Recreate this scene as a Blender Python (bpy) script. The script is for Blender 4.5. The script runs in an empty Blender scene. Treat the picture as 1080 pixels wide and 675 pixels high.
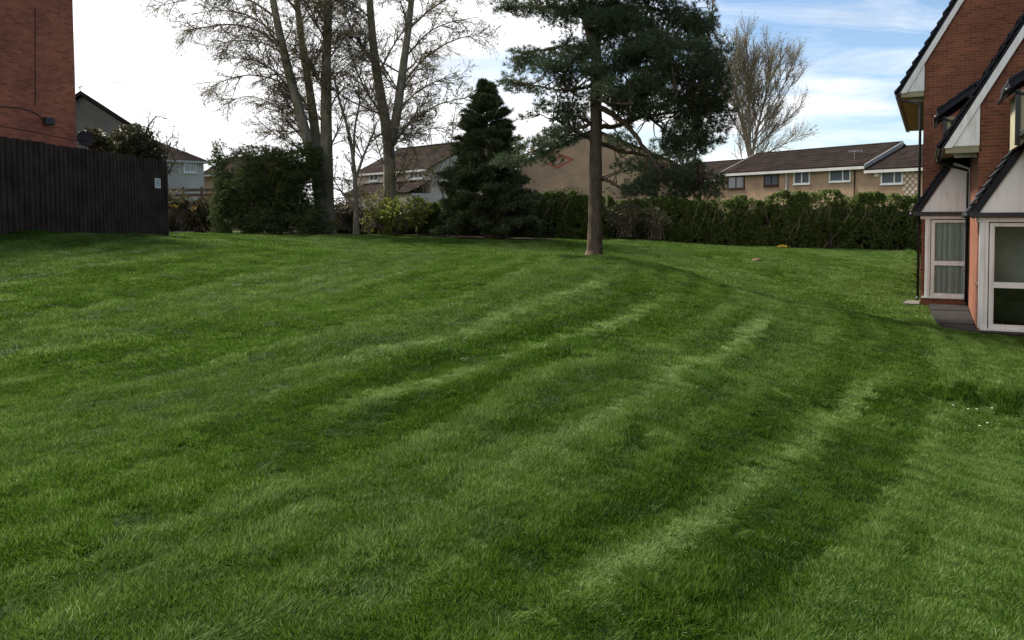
import bpy, math, random
import numpy as np
from mathutils import Matrix, Vector, Euler

random.seed(7)
rng = np.random.default_rng(11)
R = math.radians
scn = bpy.context.scene
COL = scn.collection

# ---------------------------------------------------------------- camera
F_PX, PW, PH = 870.0, 1080.0, 675.0          # photo pixels
PITCH, ROLL = R(2.5), R(0.40)
CAMZ = 2.6
HORIZON_Y = 222.5
PP_Y = HORIZON_Y + F_PX * math.tan(PITCH)     # principal point row
cam_d = bpy.data.cameras.new('camera')
cam = bpy.data.objects.new('camera', cam_d)
COL.objects.link(cam)
cam_d.sensor_width = 36.0
cam_d.lens = F_PX / PW * 36.0
cam_d.shift_y = -((PH / 2 - PP_Y) / PW)
cam_d.clip_end = 6000
cam_d.clip_start = 0.05
CROT = Euler((R(90) - PITCH, 0, 0)).to_matrix() @ Matrix.Rotation(-ROLL, 3, 'Z')
cam.matrix_world = Matrix.Translation((0, 0, CAMZ)) @ CROT.to_4x4()
scn.camera = cam
CR = np.array(CROT)

def ray(px, py):
    """photo pixel -> direction scaled so that its forward (Y) component is 1"""
    d = CR @ np.array([(px - PW / 2) / F_PX, (PP_Y - py) / F_PX, -1.0])
    return d / d[1]

def at(px, py, Y):
    d = ray(px, py)
    return np.array([0, 0, CAMZ]) + d * Y

# ---------------------------------------------------------------- light
SUN_AZ, SUN_EL = R(-50), R(50)                # azimuth from +Y, minus is to the left
sun_dir = np.array([math.sin(SUN_AZ) * math.cos(SUN_EL), math.cos(SUN_AZ) * math.cos(SUN_EL), math.sin(SUN_EL)])
sd = bpy.data.lights.new('sun', 'SUN')
sd.energy = 5.0
sd.angle = R(10)
sd.color = (1.0, 0.95, 0.86)
so = bpy.data.objects.new('sun', sd)
so.rotation_euler = Vector(sun_dir).to_track_quat('Z', 'Y').to_euler()
so.location = (0, 0, 40)
COL.objects.link(so)

world = bpy.data.worlds.new('World')
scn.world = world
world.use_nodes = True
wn, wl = world.node_tree.nodes, world.node_tree.links
wn.clear()
def WN(t, **kw):
    n = wn.new(t)
    for k, v in kw.items():
        setattr(n, k, v)
    return n
def wmath(op, a, b=None, c=None):
    n = WN('ShaderNodeMath', operation=op)
    for i, x in enumerate((a, b, c)):
        if x is None: continue
        if isinstance(x, (int, float)): n.inputs[i].default_value = x
        else: wl.new(x, n.inputs[i])
    return n.outputs[0]
sky = WN('ShaderNodeTexSky', sky_type='NISHITA')
sky.sun_disc = False
sky.sun_elevation = SUN_EL
sky.sun_rotation = SUN_AZ
sky.air_density, sky.dust_density, sky.ozone_density = 1.0, 0.2, 3.0
tc = WN('ShaderNodeTexCoord')
sep = WN('ShaderNodeSeparateXYZ'); wl.new(tc.outputs['Generated'], sep.inputs[0])
zc = wmath('ADD', wmath('MAXIMUM', sep.outputs['Z'], 0.0), 0.16)
cx = wmath('DIVIDE', sep.outputs['X'], zc)
cy = wmath('DIVIDE', sep.outputs['Y'], zc)
comb = WN('ShaderNodeCombineXYZ'); wl.new(cx, comb.inputs[0]); wl.new(cy, comb.inputs[1])
mp = WN('ShaderNodeMapping'); wl.new(comb.outputs[0], mp.inputs[0])
mp.inputs['Location'].default_value = (3.1, 0.4, 0)
mp.inputs['Scale'].default_value = (0.55, 0.9, 1)
n1 = WN('ShaderNodeTexNoise'); wl.new(mp.outputs[0], n1.inputs['Vector'])
n1.inputs['Scale'].default_value = 1.5; n1.inputs['Detail'].default_value = 8; n1.inputs['Roughness'].default_value = 0.55
n1.inputs['Distortion'].default_value = 0.25
# the cloud bank stands on the sunward side of the sky and thins out away from it
sunside = wmath('ADD', wmath('MULTIPLY', sep.outputs['X'], float(-0.95)), wmath('MULTIPLY', sep.outputs['Y'], 0.12))
cover = wmath('ADD', wmath('MULTIPLY', n1.outputs['Fac'], 1.0), wmath('MULTIPLY', sunside, 0.55))
cr = WN('ShaderNodeValToRGB'); wl.new(cover, cr.inputs[0])
cr.color_ramp.elements[0].position = 0.36; cr.color_ramp.elements[0].color = (0, 0, 0, 1)
cr.color_ramp.elements[1].position = 0.58; cr.color_ramp.elements[1].color = (1, 1, 1, 1)
n2 = WN('ShaderNodeTexNoise'); wl.new(mp.outputs[0], n2.inputs['Vector'])
n2.inputs['Scale'].default_value = 4.5; n2.inputs['Detail'].default_value = 6
shade = WN('ShaderNodeMapRange'); wl.new(n2.outputs['Fac'], shade.inputs[0])
shade.inputs[1].default_value = 0.3; shade.inputs[2].default_value = 0.7
shade.inputs[3].default_value = 6.4; shade.inputs[4].default_value = 11.0
ccol = WN('ShaderNodeVectorMath', operation='SCALE')
ccol.inputs[0].default_value = (0.98, 0.985, 1.0); wl.new(shade.outputs[0], ccol.inputs['Scale'])
mp2 = WN('ShaderNodeMapping'); wl.new(comb.outputs[0], mp2.inputs[0])
mp2.inputs['Location'].default_value = (1.7, 5.2, 0); mp2.inputs['Rotation'].default_value = (0, 0, 0.35); mp2.inputs['Scale'].default_value = (0.6, 1.5, 1)
n3 = WN('ShaderNodeTexNoise'); wl.new(mp2.outputs[0], n3.inputs['Vector'])
n3.inputs['Scale'].default_value = 2.2; n3.inputs['Detail'].default_value = 7; n3.inputs['Roughness'].default_value = 0.6; n3.inputs['Distortion'].default_value = 0.6
wr = WN('ShaderNodeMapRange'); wl.new(n3.outputs['Fac'], wr.inputs[0])
wr.inputs[1].default_value = 0.47; wr.inputs[2].default_value = 0.74; wr.inputs[3].default_value = 0.0; wr.inputs[4].default_value = 0.6
veil = wmath('MAXIMUM', cr.outputs[0], wr.outputs[0])
mix = WN('ShaderNodeMix', data_type='RGBA')
wl.new(veil, mix.inputs[0]); wl.new(sky.outputs[0], mix.inputs[6]); wl.new(ccol.outputs[0], mix.inputs[7])
bg = WN('ShaderNodeBackground'); bg.inputs['Strength'].default_value = 0.085
wl.new(mix.outputs[2], bg.inputs['Color'])
wo = WN('ShaderNodeOutputWorld'); wl.new(bg.outputs[0], wo.inputs[0])

vs = scn.view_settings
vs.view_transform = 'Standard'; vs.look = 'None'; vs.exposure = 0.85; vs.gamma = 1.0
scn.render.engine = 'CYCLES'
scn.cycles.max_bounces = 6; scn.cycles.diffuse_bounces = 3; scn.cycles.glossy_bounces = 2
scn.cycles.transmission_bounces = 3; scn.cycles.transparent_max_bounces = 8
scn.cycles.caustics_reflective = False; scn.cycles.caustics_refractive = False

# ---------------------------------------------------------------- materials
class NT:
    def __init__(s, name):
        s.m = bpy.data.materials.new(name); s.m.use_nodes = True
        s.n, s.l = s.m.node_tree.nodes, s.m.node_tree.links
        s.n.clear()
        s.out = s.n.new('ShaderNodeOutputMaterial')
    def add(s, t, **kw):
        n = s.n.new(t)
        for k, v in kw.items(): setattr(n, k, v)
        return n
    def set(s, inp, x):
        if isinstance(x, bpy.types.NodeSocket): s.l.new(x, inp)
        else: inp.default_value = x
    def math(s, op, *a):
        n = s.add('ShaderNodeMath', operation=op)
        for i, x in enumerate(a): s.set(n.inputs[i], x)
        return n.outputs[0]
    def mix(s, f, a, b, bt='MIX'):
        n = s.add('ShaderNodeMix', data_type='RGBA', blend_type=bt)
        s.set(n.inputs[0], f); s.set(n.inputs[6], a); s.set(n.inputs[7], b)
        return n.outputs[2]
    def noise(s, scale, detail=4, rough=0.55, vec=None, out='Fac'):
        n = s.add('ShaderNodeTexNoise')
        n.inputs['Scale'].default_value = scale; n.inputs['Detail'].default_value = detail; n.inputs['Roughness'].default_value = rough
        if vec is not None: s.l.new(vec, n.inputs['Vector'])
        return n.outputs[out]
    def ramp(s, f, stops):
        n = s.add('ShaderNodeValToRGB'); s.l.new(f, n.inputs[0])
        e = n.color_ramp.elements
        while len(e) < len(stops): e.new(0.5)
        for i, (p, c) in enumerate(stops):
            e[i].position = p; e[i].color = tuple(c) + (1,) if len(c) == 3 else c
        return n.outputs[0]
    def pos(s):
        return s.add('ShaderNodeNewGeometry').outputs['Position']
    def bsdf(s, col, rough=0.7, spec=0.3, bump=None, bstr=0.3, bdist=0.02, metal=0.0):
        b = s.add('ShaderNodeBsdfPrincipled')
        s.set(b.inputs['Base Color'], col); s.set(b.inputs['Roughness'], rough)
        b.inputs['Specular IOR Level'].default_value = spec; b.inputs['Metallic'].default_value = metal
        if bump is not None:
            bn = s.add('ShaderNodeBump'); bn.inputs['Strength'].default_value = bstr; bn.inputs['Distance'].default_value = bdist
            s.l.new(bump, bn.inputs['Height']); s.l.new(bn.outputs[0], b.inputs['Normal'])
        return b
    def done(s, sh):
        s.l.new(sh if isinstance(sh, bpy.types.NodeSocket) else sh.outputs[0], s.out.inputs['Surface'])
        return s.m

def C3(c): return (c[0], c[1], c[2], 1.0)

def plain(name, c, rough=0.6, var=0.15, scale=3.0, spec=0.3, bump=0.15, fine=60.0, metal=0.0, dirt=0.25):
    t = NT(name); p = t.pos()
    big = t.noise(scale, 5, 0.6, p); fn = t.noise(fine, 3, 0.6, p)
    lo = tuple(x * (1 - var - dirt * 0.4) for x in c); hi = tuple(min(1, x * (1 + var)) for x in c)
    col = t.ramp(big, [(0.3, lo), (0.7, hi)])
    col = t.mix(t.math('MULTIPLY', fn, 0.25), col, C3(tuple(x * 0.6 for x in c)))
    return t.done(t.bsdf(col, rough, spec, fn, bump, 0.005, metal))

def brickmat(name, ax, c1, c2, mortar, w=0.225, h=0.075, bump=0.6, warp=0.25, off=0.0):
    """ax: horizontal vector so that dot(P, ax) runs along the walls"""
    t = NT(name); p = t.pos()
    d = t.add('ShaderNodeVectorMath', operation='DOT_PRODUCT'); t.l.new(p, d.inputs[0]); d.inputs[1].default_value = (ax[0], ax[1], 0)
    sp = t.add('ShaderNodeSeparateXYZ'); t.l.new(p, sp.inputs[0])
    cb = t.add('ShaderNodeCombineXYZ'); t.l.new(d.outputs['Value'], cb.inputs[0]); t.l.new(t.math('ADD', sp.outputs['Z'], off), cb.inputs[1])
    b = t.add('ShaderNodeTexBrick'); t.l.new(cb.outputs[0], b.inputs['Vector'])
    b.inputs['Scale'].default_value = 1; b.inputs['Brick Width'].default_value = w; b.inputs['Row Height'].default_value = h
    b.inputs['Mortar Size'].default_value = 0.006; b.inputs['Mortar Smooth'].default_value = 0.2; b.inputs['Bias'].default_value = 0.0
    b.inputs['Color1'].default_value = C3(c1); b.inputs['Color2'].default_value = C3(c2); b.inputs['Mortar'].default_value = C3(mortar)
    big = t.noise(0.8, 5, 0.6, p)
    stain = t.ramp(big, [(0.3, (0.72, 0.72, 0.74)), (0.62, (1.08, 1.05, 1.02))])
    col = t.mix(1.0, b.outputs['Color'], stain, 'MULTIPLY')
    fn = t.noise(40, 4, 0.6, p)
    col = t.mix(t.math('MULTIPLY', fn, warp), col, C3(tuple(x * 0.45 for x in c1)))
    hgt = t.math('ADD', t.math('SUBTRACT', 1.0, b.outputs['Fac']), t.math('MULTIPLY', fn, 0.4))
    return t.done(t.bsdf(col, 0.85, 0.2, hgt, bump, 0.01))

def leafmat(name, cols, trans=0.3, rough=0.5, spec=0.3, patch=0.7):
    """cols: dark .. light, picked at random for each leaf, drifting in patches over the plant"""
    t = NT(name); g = t.add('ShaderNodeNewGeometry')
    rnd = g.outputs['Random Per Island']
    big = t.noise(patch, 3, 0.5, g.outputs['Position'])
    f = t.math('ADD', t.math('MULTIPLY', rnd, 0.6), t.math('MULTIPLY', big, 0.4))
    col = t.ramp(f, [(0.15 + 0.7 * i / max(1, len(cols) - 1), c) for i, c in enumerate(cols)])
    b = t.bsdf(col, rough, spec)
    tr = t.add('ShaderNodeBsdfTranslucent'); t.l.new(col, tr.inputs['Color'])
    mx = t.add('ShaderNodeMixShader'); mx.inputs[0].default_value = trans
    t.l.new(b.outputs[0], mx.inputs[1]); t.l.new(tr.outputs[0], mx.inputs[2])
    return t.done(mx)

def barkmat(name, c, moss=None, vs=9.0):
    t = NT(name); p = t.pos()
    mp_ = t.add('ShaderNodeMapping'); t.l.new(p, mp_.inputs[0]); mp_.inputs['Scale'].default_value = (1, 1, 0.28)
    v = t.add('ShaderNodeTexVoronoi'); t.l.new(mp_.outputs[0], v.inputs['Vector']); v.inputs['Scale'].default_value = vs * 1.6
    fn = t.noise(vs * 3, 5, 0.65, mp_.outputs[0])
    f = t.math('ADD', t.math('MULTIPLY', v.outputs['Distance'], 0.6), t.math('MULTIPLY', fn, 0.6))
    col = t.ramp(f, [(0.2, tuple(x * 0.45 for x in c)), (0.55, c), (0.9, tuple(x * 1.5 for x in c))])
    if moss is not None:
        col = t.mix(t.ramp(t.noise(1.1, 4, 0.6, p), [(0.42, (0, 0, 0)), (0.66, (0.75, 0.75, 0.75))]), col, C3(moss))
    return t.done(t.bsdf(col, 0.9, 0.15, f, 0.9, 0.03))

def glassmat(name, tint=(0.05, 0.06, 0.065), rough=0.06):
    t = NT(name)
    b = t.bsdf(C3(tint), rough, 0.7, t.noise(2.0, 2, 0.5, t.pos()), 0.05, 0.02)
    b.inputs['Coat Weight'].default_value = 0.6; b.inputs['Coat Roughness'].default_value = 0.03
    return t.done(b)

def curtainmat(name, c, c2, freq, ax):
    t = NT(name); p = t.pos()
    d = t.add('ShaderNodeVectorMath', operation='DOT_PRODUCT'); t.l.new(p, d.inputs[0]); d.inputs[1].default_value = (ax[0], ax[1], 0)
    w = t.math('SINE', t.math('ADD', t.math('MULTIPLY', d.outputs['Value'], freq), t.math('MULTIPLY', t.noise(5, 2, 0.5, p), 4.0)))
    col = t.mix(t.math('MULTIPLY_ADD', w, 0.5, 0.5), C3(c), C3(c2))
    col = t.mix(t.math('MULTIPLY', t.noise(35, 2, 0.5, p), 0.5), col, C3(tuple(x * 0.5 for x in c)))
    return t.done(t.bsdf(col, 0.9, 0.1, w, 0.4, 0.03))

# building frame of the staggered houses on the right: u runs along the gables, v away from the camera
HA = math.atan((980 - 540) / F_PX)
HU = np.array([math.cos(HA), -math.sin(HA), 0.0]); HV = np.array([math.sin(HA), math.cos(HA), 0.0]); HZ = np.array([0, 0, 1.0])
def HP(u, v, z): return u * HU + v * HV + z * HZ

M = {}
M['brick_right'] = brickmat('red_brick', HU + HV, (0.27, 0.098, 0.052), (0.155, 0.056, 0.033), (0.25, 0.17, 0.125))
M['brick_low'] = brickmat('orange_brick', HU + HV, (0.25, 0.085, 0.045), (0.15, 0.050, 0.030), (0.20, 0.15, 0.12))
LV = np.array([(850 - 540) / F_PX, 1.0, 0]); LV /= np.linalg.norm(LV); LU = np.array([LV[1], -LV[0], 0])
M['brick_left'] = brickmat('dark_red_brick', LV + LU, (0.56, 0.170, 0.092), (0.32, 0.096, 0.060), (0.46, 0.24, 0.16), bump=0.9)
def streaked(name, c, rough=0.5):
    t = NT(name); p = t.pos(); m_ = t.add('ShaderNodeMapping'); t.l.new(p, m_.inputs[0]); m_.inputs['Scale'].default_value = (5, 5, 0.5)
    st = t.noise(2.2, 6, 0.65, m_.outputs[0]); bl = t.noise(1.3, 5, 0.6, p); fn = t.noise(40, 3, 0.6, p)
    f = t.math('ADD', t.math('MULTIPLY', st, 0.6), t.math('MULTIPLY', bl, 0.4))
    col = t.ramp(f, [(0.28, tuple(x * y for x, y in zip(c, (0.62, 0.60, 0.54)))), (0.50, tuple(x * 0.93 for x in c)), (0.7, c)])
    return t.done(t.bsdf(col, rough, 0.3, fn, 0.08, 0.004))
M['white'] = streaked('weathered_white_board', (0.90, 0.90, 0.88))
M['white_plain'] = plain('white_painted_board', (0.86, 0.86, 0.84), 0.5, 0.06, 2.0, 0.4, 0.05)
M['upvc'] = streaked('white_window_frame', (0.84, 0.84, 0.82), 0.35)
M['soffit'] = plain('olive_soffit_board', (0.34, 0.31, 0.20), 0.7, 0.15, 2.0)
M['black'] = plain('black_plastic', (0.016, 0.016, 0.018), 0.4, 0.2, 4.0, 0.5, 0.05)
M['slate'] = plain('dark_slate_tile', (0.024, 0.026, 0.033), 0.8, 0.3, 1.6, 0.2, 0.4, 25.0)
M['lead'] = plain('lead_flashing', (0.30, 0.30, 0.30), 0.6, 0.2, 5.0, 0.4)
M['concrete'] = plain('weathered_concrete', (0.022, 0.020, 0.017), 1.0, 0.5, 3.0, 0.2, 0.6, 30.0)
M['kerb'] = plain('pale_concrete', (0.12, 0.11, 0.095), 0.9, 0.25, 4.0, 0.2, 0.5, 30.0)
M['glass'] = glassmat('window_glass')
M['glass_far'] = glassmat('far_window_glass', (0.10, 0.12, 0.14), 0.12)
M['curtain'] = curtainmat('net_curtain', (0.78, 0.84, 0.80), (0.50, 0.57, 0.54), 42.0, HU)
M['fence'] = plain('dark_stained_timber', (0.058, 0.038, 0.029), 0.85, 0.45, 2.2, 0.15, 0.5, 30.0)
M['rail'] = plain('timber_rail', (0.03, 0.024, 0.022), 0.8, 0.3, 2.0)
M['roof_far'] = plain('brown_concrete_tile', (0.030, 0.0235, 0.0215), 1.0, 0.3, 0.9, 0.0, 0.7, 9.0)
M['beige'] = brickmat('beige_brick', np.array([0.84, -0.54]), (0.44, 0.31, 0.205), (0.36, 0.25, 0.165), (0.38, 0.29, 0.21), bump=0.3)
M['redbrick_strip'] = plain('red_brick_pattern', (0.34, 0.10, 0.07), 0.85, 0.15, 4.0)
M['cream'] = plain('pebbledash_render', (0.60, 0.52, 0.46), 0.95, 0.14, 0.7, 0.1, 0.8, 14.0)
M['greyrender'] = plain('grey_render', (0.135, 0.13, 0.12), 0.95, 0.16, 0.8, 0.1, 0.6, 12.0)
M['whitewall'] = plain('off_white_render', (0.58, 0.53, 0.47), 0.95, 0.14, 0.6, 0.1, 0.7, 14.0)
M['gutter'] = plain('grey_white_fascia', (0.50, 0.49, 0.47), 0.6, 0.1, 1.0)
M['brownframe'] = plain('dark_brown_window_frame', (0.05, 0.018, 0.014), 0.5, 0.1, 2.0)
M['wood'] = plain('weathered_fence_timber', (0.10, 0.075, 0.052), 0.9, 0.25, 2.5, 0.15, 0.5, 20.0)
M['yellow'] = plain('yellow_petals', (0.72, 0.50, 0.05), 0.6, 0.15, 20.0)
M['stone'] = plain('brown_stone', (0.20, 0.12, 0.085), 0.9, 0.3, 12.0, 0.2, 0.8, 40.0)
M['metal'] = plain('grey_metal', (0.32, 0.32, 0.33), 0.4, 0.1, 5.0, 0.5, 0.05, metal=0.6)
M['paper'] = plain('white_notice', (0.74, 0.74, 0.74), 0.6, 0.04, 8.0)
M['ink'] = plain('grey_print', (0.25, 0.25, 0.27), 0.7, 0.05, 8.0)
M['dish'] = plain('dark_dish_metal', (0.022, 0.023, 0.027), 0.6, 0.15, 6.0, 0.3)
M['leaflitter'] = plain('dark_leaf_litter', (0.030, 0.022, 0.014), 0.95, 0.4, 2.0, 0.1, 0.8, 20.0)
M['pinebark'] = barkmat('pine_bark', (0.080, 0.060, 0.041), None, 8.0)
M['bark'] = barkmat('grey_bark', (0.19, 0.165, 0.125), (0.13, 0.135, 0.075), 5.0)
M['twig'] = plain('twig_bark', (0.17, 0.137, 0.10), 0.9, 0.25, 3.0)
M['poplarbark'] = plain('pale_poplar_bark', (0.27, 0.228, 0.16), 0.9, 0.2, 1.0)
M['needles'] = leafmat('pine_needles', [(0.034, 0.054, 0.027), (0.066, 0.096, 0.048), (0.120, 0.155, 0.075)], 0.2, 0.65, 0.12, 1.2)
M['cypress'] = leafmat('dark_evergreen_leaves', [(0.036, 0.054, 0.018), (0.070, 0.096, 0.030), (0.130, 0.160, 0.052)], 0.2, 0.7, 0.08, 0.9)
M['spruce'] = leafmat('dark_conifer_needles', [(0.030, 0.044, 0.017), (0.060, 0.082, 0.030), (0.112, 0.138, 0.052)], 0.15, 0.6, 0.2, 0.9)
M['hedge'] = leafmat('hedge_leaves', [(0.050, 0.076, 0.017), (0.088, 0.124, 0.029), (0.145, 0.185, 0.050)], 0.3, 0.7, 0.1, 0.35)
M['hedge_brown'] = leafmat('bare_hedge_leaves', [(0.050, 0.042, 0.022), (0.070, 0.066, 0.028), (0.080, 0.094, 0.034)], 0.3, 0.6, 0.2, 0.5)
M['scrub'] = leafmat('scrub_leaves', [(0.045, 0.036, 0.022), (0.065, 0.055, 0.030), (0.085, 0.080, 0.036)], 0.25, 0.7, 0.15, 0.6)
M['spring'] = leafmat('fresh_spring_leaves', [(0.11, 0.135, 0.022), (0.17, 0.20, 0.036), (0.25, 0.27, 0.06)], 0.45, 0.5, 0.2, 0.6)
M['buds'] = leafmat('spring_buds', [(0.14, 0.115, 0.05), (0.21, 0.18, 0.08), (0.27, 0.25, 0.11)], 0.4, 0.6, 0.2, 0.8)
M['poplarbuds'] = leafmat('poplar_buds', [(0.20, 0.15, 0.075), (0.27, 0.21, 0.11), (0.30, 0.26, 0.14)], 0.4, 0.6, 0.2, 0.5)
M['ivy'] = leafmat('ivy_leaves', [(0.030, 0.034, 0.014), (0.055, 0.055, 0.024), (0.085, 0.080, 0.036)], 0.25, 0.5, 0.3, 0.8)
M['daisy'] = plain('daisy_petals', (0.8, 0.8, 0.76), 0.6, 0.05, 30.0)

def groundmat():
    t = NT('lawn_soil_and_thatch'); p = t.pos()
    a = t.noise(0.7, 5, 0.6, p); b = t.noise(9.0, 5, 0.65, p); c = t.noise(55, 3, 0.6, p)
    f = t.math('ADD', t.math('MULTIPLY', a, 0.45), t.math('ADD', t.math('MULTIPLY', b, 0.35), t.math('MULTIPLY', c, 0.25)))
    col = t.ramp(f, [(0.3, (0.014, 0.026, 0.006)), (0.52, (0.028, 0.052, 0.010)), (0.78, (0.050, 0.080, 0.018))])
    soil = t.add('ShaderNodeAttribute', attribute_name='soil')
    scol = t.ramp(c, [(0.3, (0.06, 0.038, 0.022)), (0.7, (0.17, 0.115, 0.07))])
    col = t.mix(soil.outputs['Fac'], col, scol)
    return t.done(t.bsdf(col, 0.95, 0.05, c, 0.8, 0.04))
M['ground'] = groundmat()

def grassmat():
    t = NT('grass_blades')
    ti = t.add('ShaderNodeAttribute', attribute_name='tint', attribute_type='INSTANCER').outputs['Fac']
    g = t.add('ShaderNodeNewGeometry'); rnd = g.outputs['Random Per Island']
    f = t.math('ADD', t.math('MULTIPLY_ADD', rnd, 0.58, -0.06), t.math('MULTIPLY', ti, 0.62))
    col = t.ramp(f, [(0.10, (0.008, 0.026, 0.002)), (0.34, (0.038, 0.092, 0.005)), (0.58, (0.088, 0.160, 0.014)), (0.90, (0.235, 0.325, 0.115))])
    dry = t.ramp(rnd, [(0.955, (0, 0, 0)), (0.975, (1, 1, 1))])
    col = t.mix(t.math('MULTIPLY', dry, 0.7), col, C3((0.22, 0.21, 0.10)))
    b = t.bsdf(col, 0.55, 0.15)
    tr = t.add('ShaderNodeBsdfTranslucent'); t.l.new(col, tr.inputs['Color'])
    mx = t.add('ShaderNodeMixShader'); mx.inputs[0].default_value = 0.42
    t.l.new(b.outputs[0], mx.inputs[1]); t.l.new(tr.outputs[0], mx.inputs[2])
    return t.done(mx)
M['grass'] = grassmat()

# ---------------------------------------------------------------- mesh helpers
def fast_mesh(name, V, quads=None, tris=None, smooth=False):
    V = np.asarray(V, dtype=np.float32).reshape(-1, 3)
    me = bpy.data.meshes.new(name)
    q = np.zeros((0, 4), np.int32) if quads is None else np.asarray(quads, np.int32).reshape(-1, 4)
    t = np.zeros((0, 3), np.int32) if tris is None else np.asarray(tris, np.int32).reshape(-1, 3)
    me.vertices.add(len(V)); me.vertices.foreach_set('co', V.ravel())
    me.loops.add(q.size + t.size); me.loops.foreach_set('vertex_index', np.concatenate([q.ravel(), t.ravel()]))
    n = len(q) + len(t); me.polygons.add(n)
    st = np.concatenate([np.arange(len(q)) * 4, len(q) * 4 + np.arange(len(t)) * 3]).astype(np.int32)
    me.polygons.foreach_set('loop_start', st)
    if smooth: me.polygons.foreach_set('use_smooth', np.ones(n, bool))
    me.update(calc_edges=True); me.validate()
    return me

def origin_of(o):
    p = np.zeros(3)
    while o is not None:
        p += np.array(o.location); o = o.parent
    return p

def tag(o, label=None, cat=None, group=None, kind=None):
    if label: o['label'] = label
    if cat: o['category'] = cat
    if group: o['group'] = group
    if kind: o['kind'] = kind
    return o

def empty(name, loc, label, cat, group=None):
    o = bpy.data.objects.new(name, None); COL.objects.link(o)
    o.location = tuple(float(x) for x in loc); o.empty_display_size = 0.3
    return tag(o, label, cat, group)

class MB:
    def __init__(s): s.v = []; s.f = []
    def poly(s, pts):
        i = len(s.v); s.v += [tuple(map(float, p)) for p in pts]; s.f.append(tuple(range(i, i + len(pts)))); return s
    def prism(s, pts, ext):
        """polygon pts extruded by vector ext"""
        n = len(pts); i = len(s.v); e = np.asarray(ext, float)
        s.v += [tuple(map(float, p)) for p in pts] + [tuple(np.asarray(p, float) + e) for p in pts]
        s.f.append(tuple(range(i, i + n))); s.f.append(tuple(range(i + 2 * n - 1, i + n - 1, -1)))
        for k in range(n):
            k2 = (k + 1) % n; s.f.append((i + k, i + n + k, i + n + k2, i + k2))
        return s
    def obox(s, o, a, b, c):
        o, a, b, c = (np.asarray(x, float) for x in (o, a, b, c))
        return s.prism([o, o + a, o + a + b, o + b], c)
    def tube(s, pts, rad, n=6, caps=True):
        V, Q = tube_np(pts, rad, n); i = len(s.v)
        s.v += [tuple(p) for p in V]; s.f += [tuple(int(x) + i for x in q) for q in Q]
        if caps:
            m = len(pts); s.f.append(tuple(i + k for k in range(n - 1, -1, -1))); s.f.append(tuple(i + (m - 1) * n + k for k in range(n)))
        return s
    def build(s, name, mat, parent=None, smooth=False, bevel=0.0):
        o0 = origin_of(parent) if parent is not None else np.zeros(3)
        me = bpy.data.meshes.new(name)
        me.from_pydata([tuple(np.array(p) - o0) for p in s.v], [], s.f); me.update()
        import bmesh
        bm = bmesh.new(); bm.from_mesh(me); bmesh.ops.recalc_face_normals(bm, faces=bm.faces)
        if bevel > 0:
            bmesh.ops.bevel(bm, geom=list(bm.edges), offset=bevel, segments=1, affect='EDGES')
        bm.to_mesh(me); bm.free()
        if smooth: me.polygons.foreach_set('use_smooth', [True] * len(me.polygons))
        me.materials.append(mat)
        o = bpy.data.objects.new(name, me); COL.objects.link(o); o.parent = parent
        return o

def np_obj(name, mat, parent, V, quads=None, tris=None, smooth=False):
    o0 = origin_of(parent) if parent is not None else np.zeros(3)
    me = fast_mesh(name, np.asarray(V) - o0, quads, tris, smooth)
    me.materials.append(mat)
    o = bpy.data.objects.new(name, me); COL.objects.link(o); o.parent = parent
    return o

def tube_np(pts, rad, n=6):
    P = np.asarray(pts, float); m = len(P)
    r = np.full(m, rad, float) if np.isscalar(rad) else np.asarray(rad, float)
    T = np.gradient(P, axis=0); T /= np.linalg.norm(T, axis=1, keepdims=True) + 1e-9
    ref = np.array([0.31, 0.17, 0.93]) if abs(T[0][2]) < 0.9 else np.array([0.95, 0.3, 0.1])
    A = np.cross(T, ref); A /= np.linalg.norm(A, axis=1, keepdims=True) + 1e-9
    B = np.cross(T, A)
    a = np.arange(n) * 2 * math.pi / n
    V = P[:, None, :] + r[:, None, None] * (np.cos(a)[None, :, None] * A[:, None, :] + np.sin(a)[None, :, None] * B[:, None, :])
    k = np.arange(n); k2 = (k + 1) % n
    Q = np.concatenate([np.stack([i * n + k, i * n + k2, (i + 1) * n + k2, (i + 1) * n + k], 1) for i in range(m - 1)])
    return V.reshape(-1, 3), Q

class Tubes:
    def __init__(s): s.V = []; s.Q = []; s.n = 0
    def add(s, pts, rad, n=5):
        V, Q = tube_np(pts, rad, n); s.V.append(V); s.Q.append(Q + s.n); s.n += len(V)
    def build(s, name, mat, parent, smooth=True):
        return np_obj(name, mat, parent, np.concatenate(s.V), np.concatenate(s.Q), None, smooth)

def unit(v): return v / (np.linalg.norm(v, axis=-1, keepdims=True) + 1e-9)

def leaf_quads(P, size, aspect=1.6, jitter=0.4, updir=None, upw=0.0):
    """a small pointed leaf (rhombus quad) at each point"""
    n = len(P)
    a = unit(rng.normal(size=(n, 3)))
    if updir is not None: a = unit(a + upw * updir)
    b = unit(np.cross(a, rng.normal(size=(n, 3))))
    s = size * (1 + jitter * rng.uniform(-1, 1, n))[:, None]
    l, w = a * s * 0.5 * aspect, b * s * 0.5
    V = np.stack([P - l, P + w - 0.1 * l, P + l, P - w - 0.1 * l], 1).reshape(-1, 3)
    return V, np.arange(4 * n).reshape(-1, 4)

def tufts(P, D, length, k=14, width=0.012, spread=0.9):
    """needle tufts: k thin blades fanning out of each point around direction D"""
    n = len(P)
    d = unit(D[:, None, :] + spread * rng.normal(size=(n, k, 3)))
    L = length * rng.uniform(0.65, 1.15, (n, k, 1))
    side = unit(np.cross(d, rng.normal(size=(n, k, 3)))) * width * 0.5
    base = P[:, None, :] + d * 0.01
    V = np.stack([base - side, base + side, base + d * L], 2).reshape(-1, 3)
    return V, np.arange(3 * n * k).reshape(-1, 3)

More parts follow.
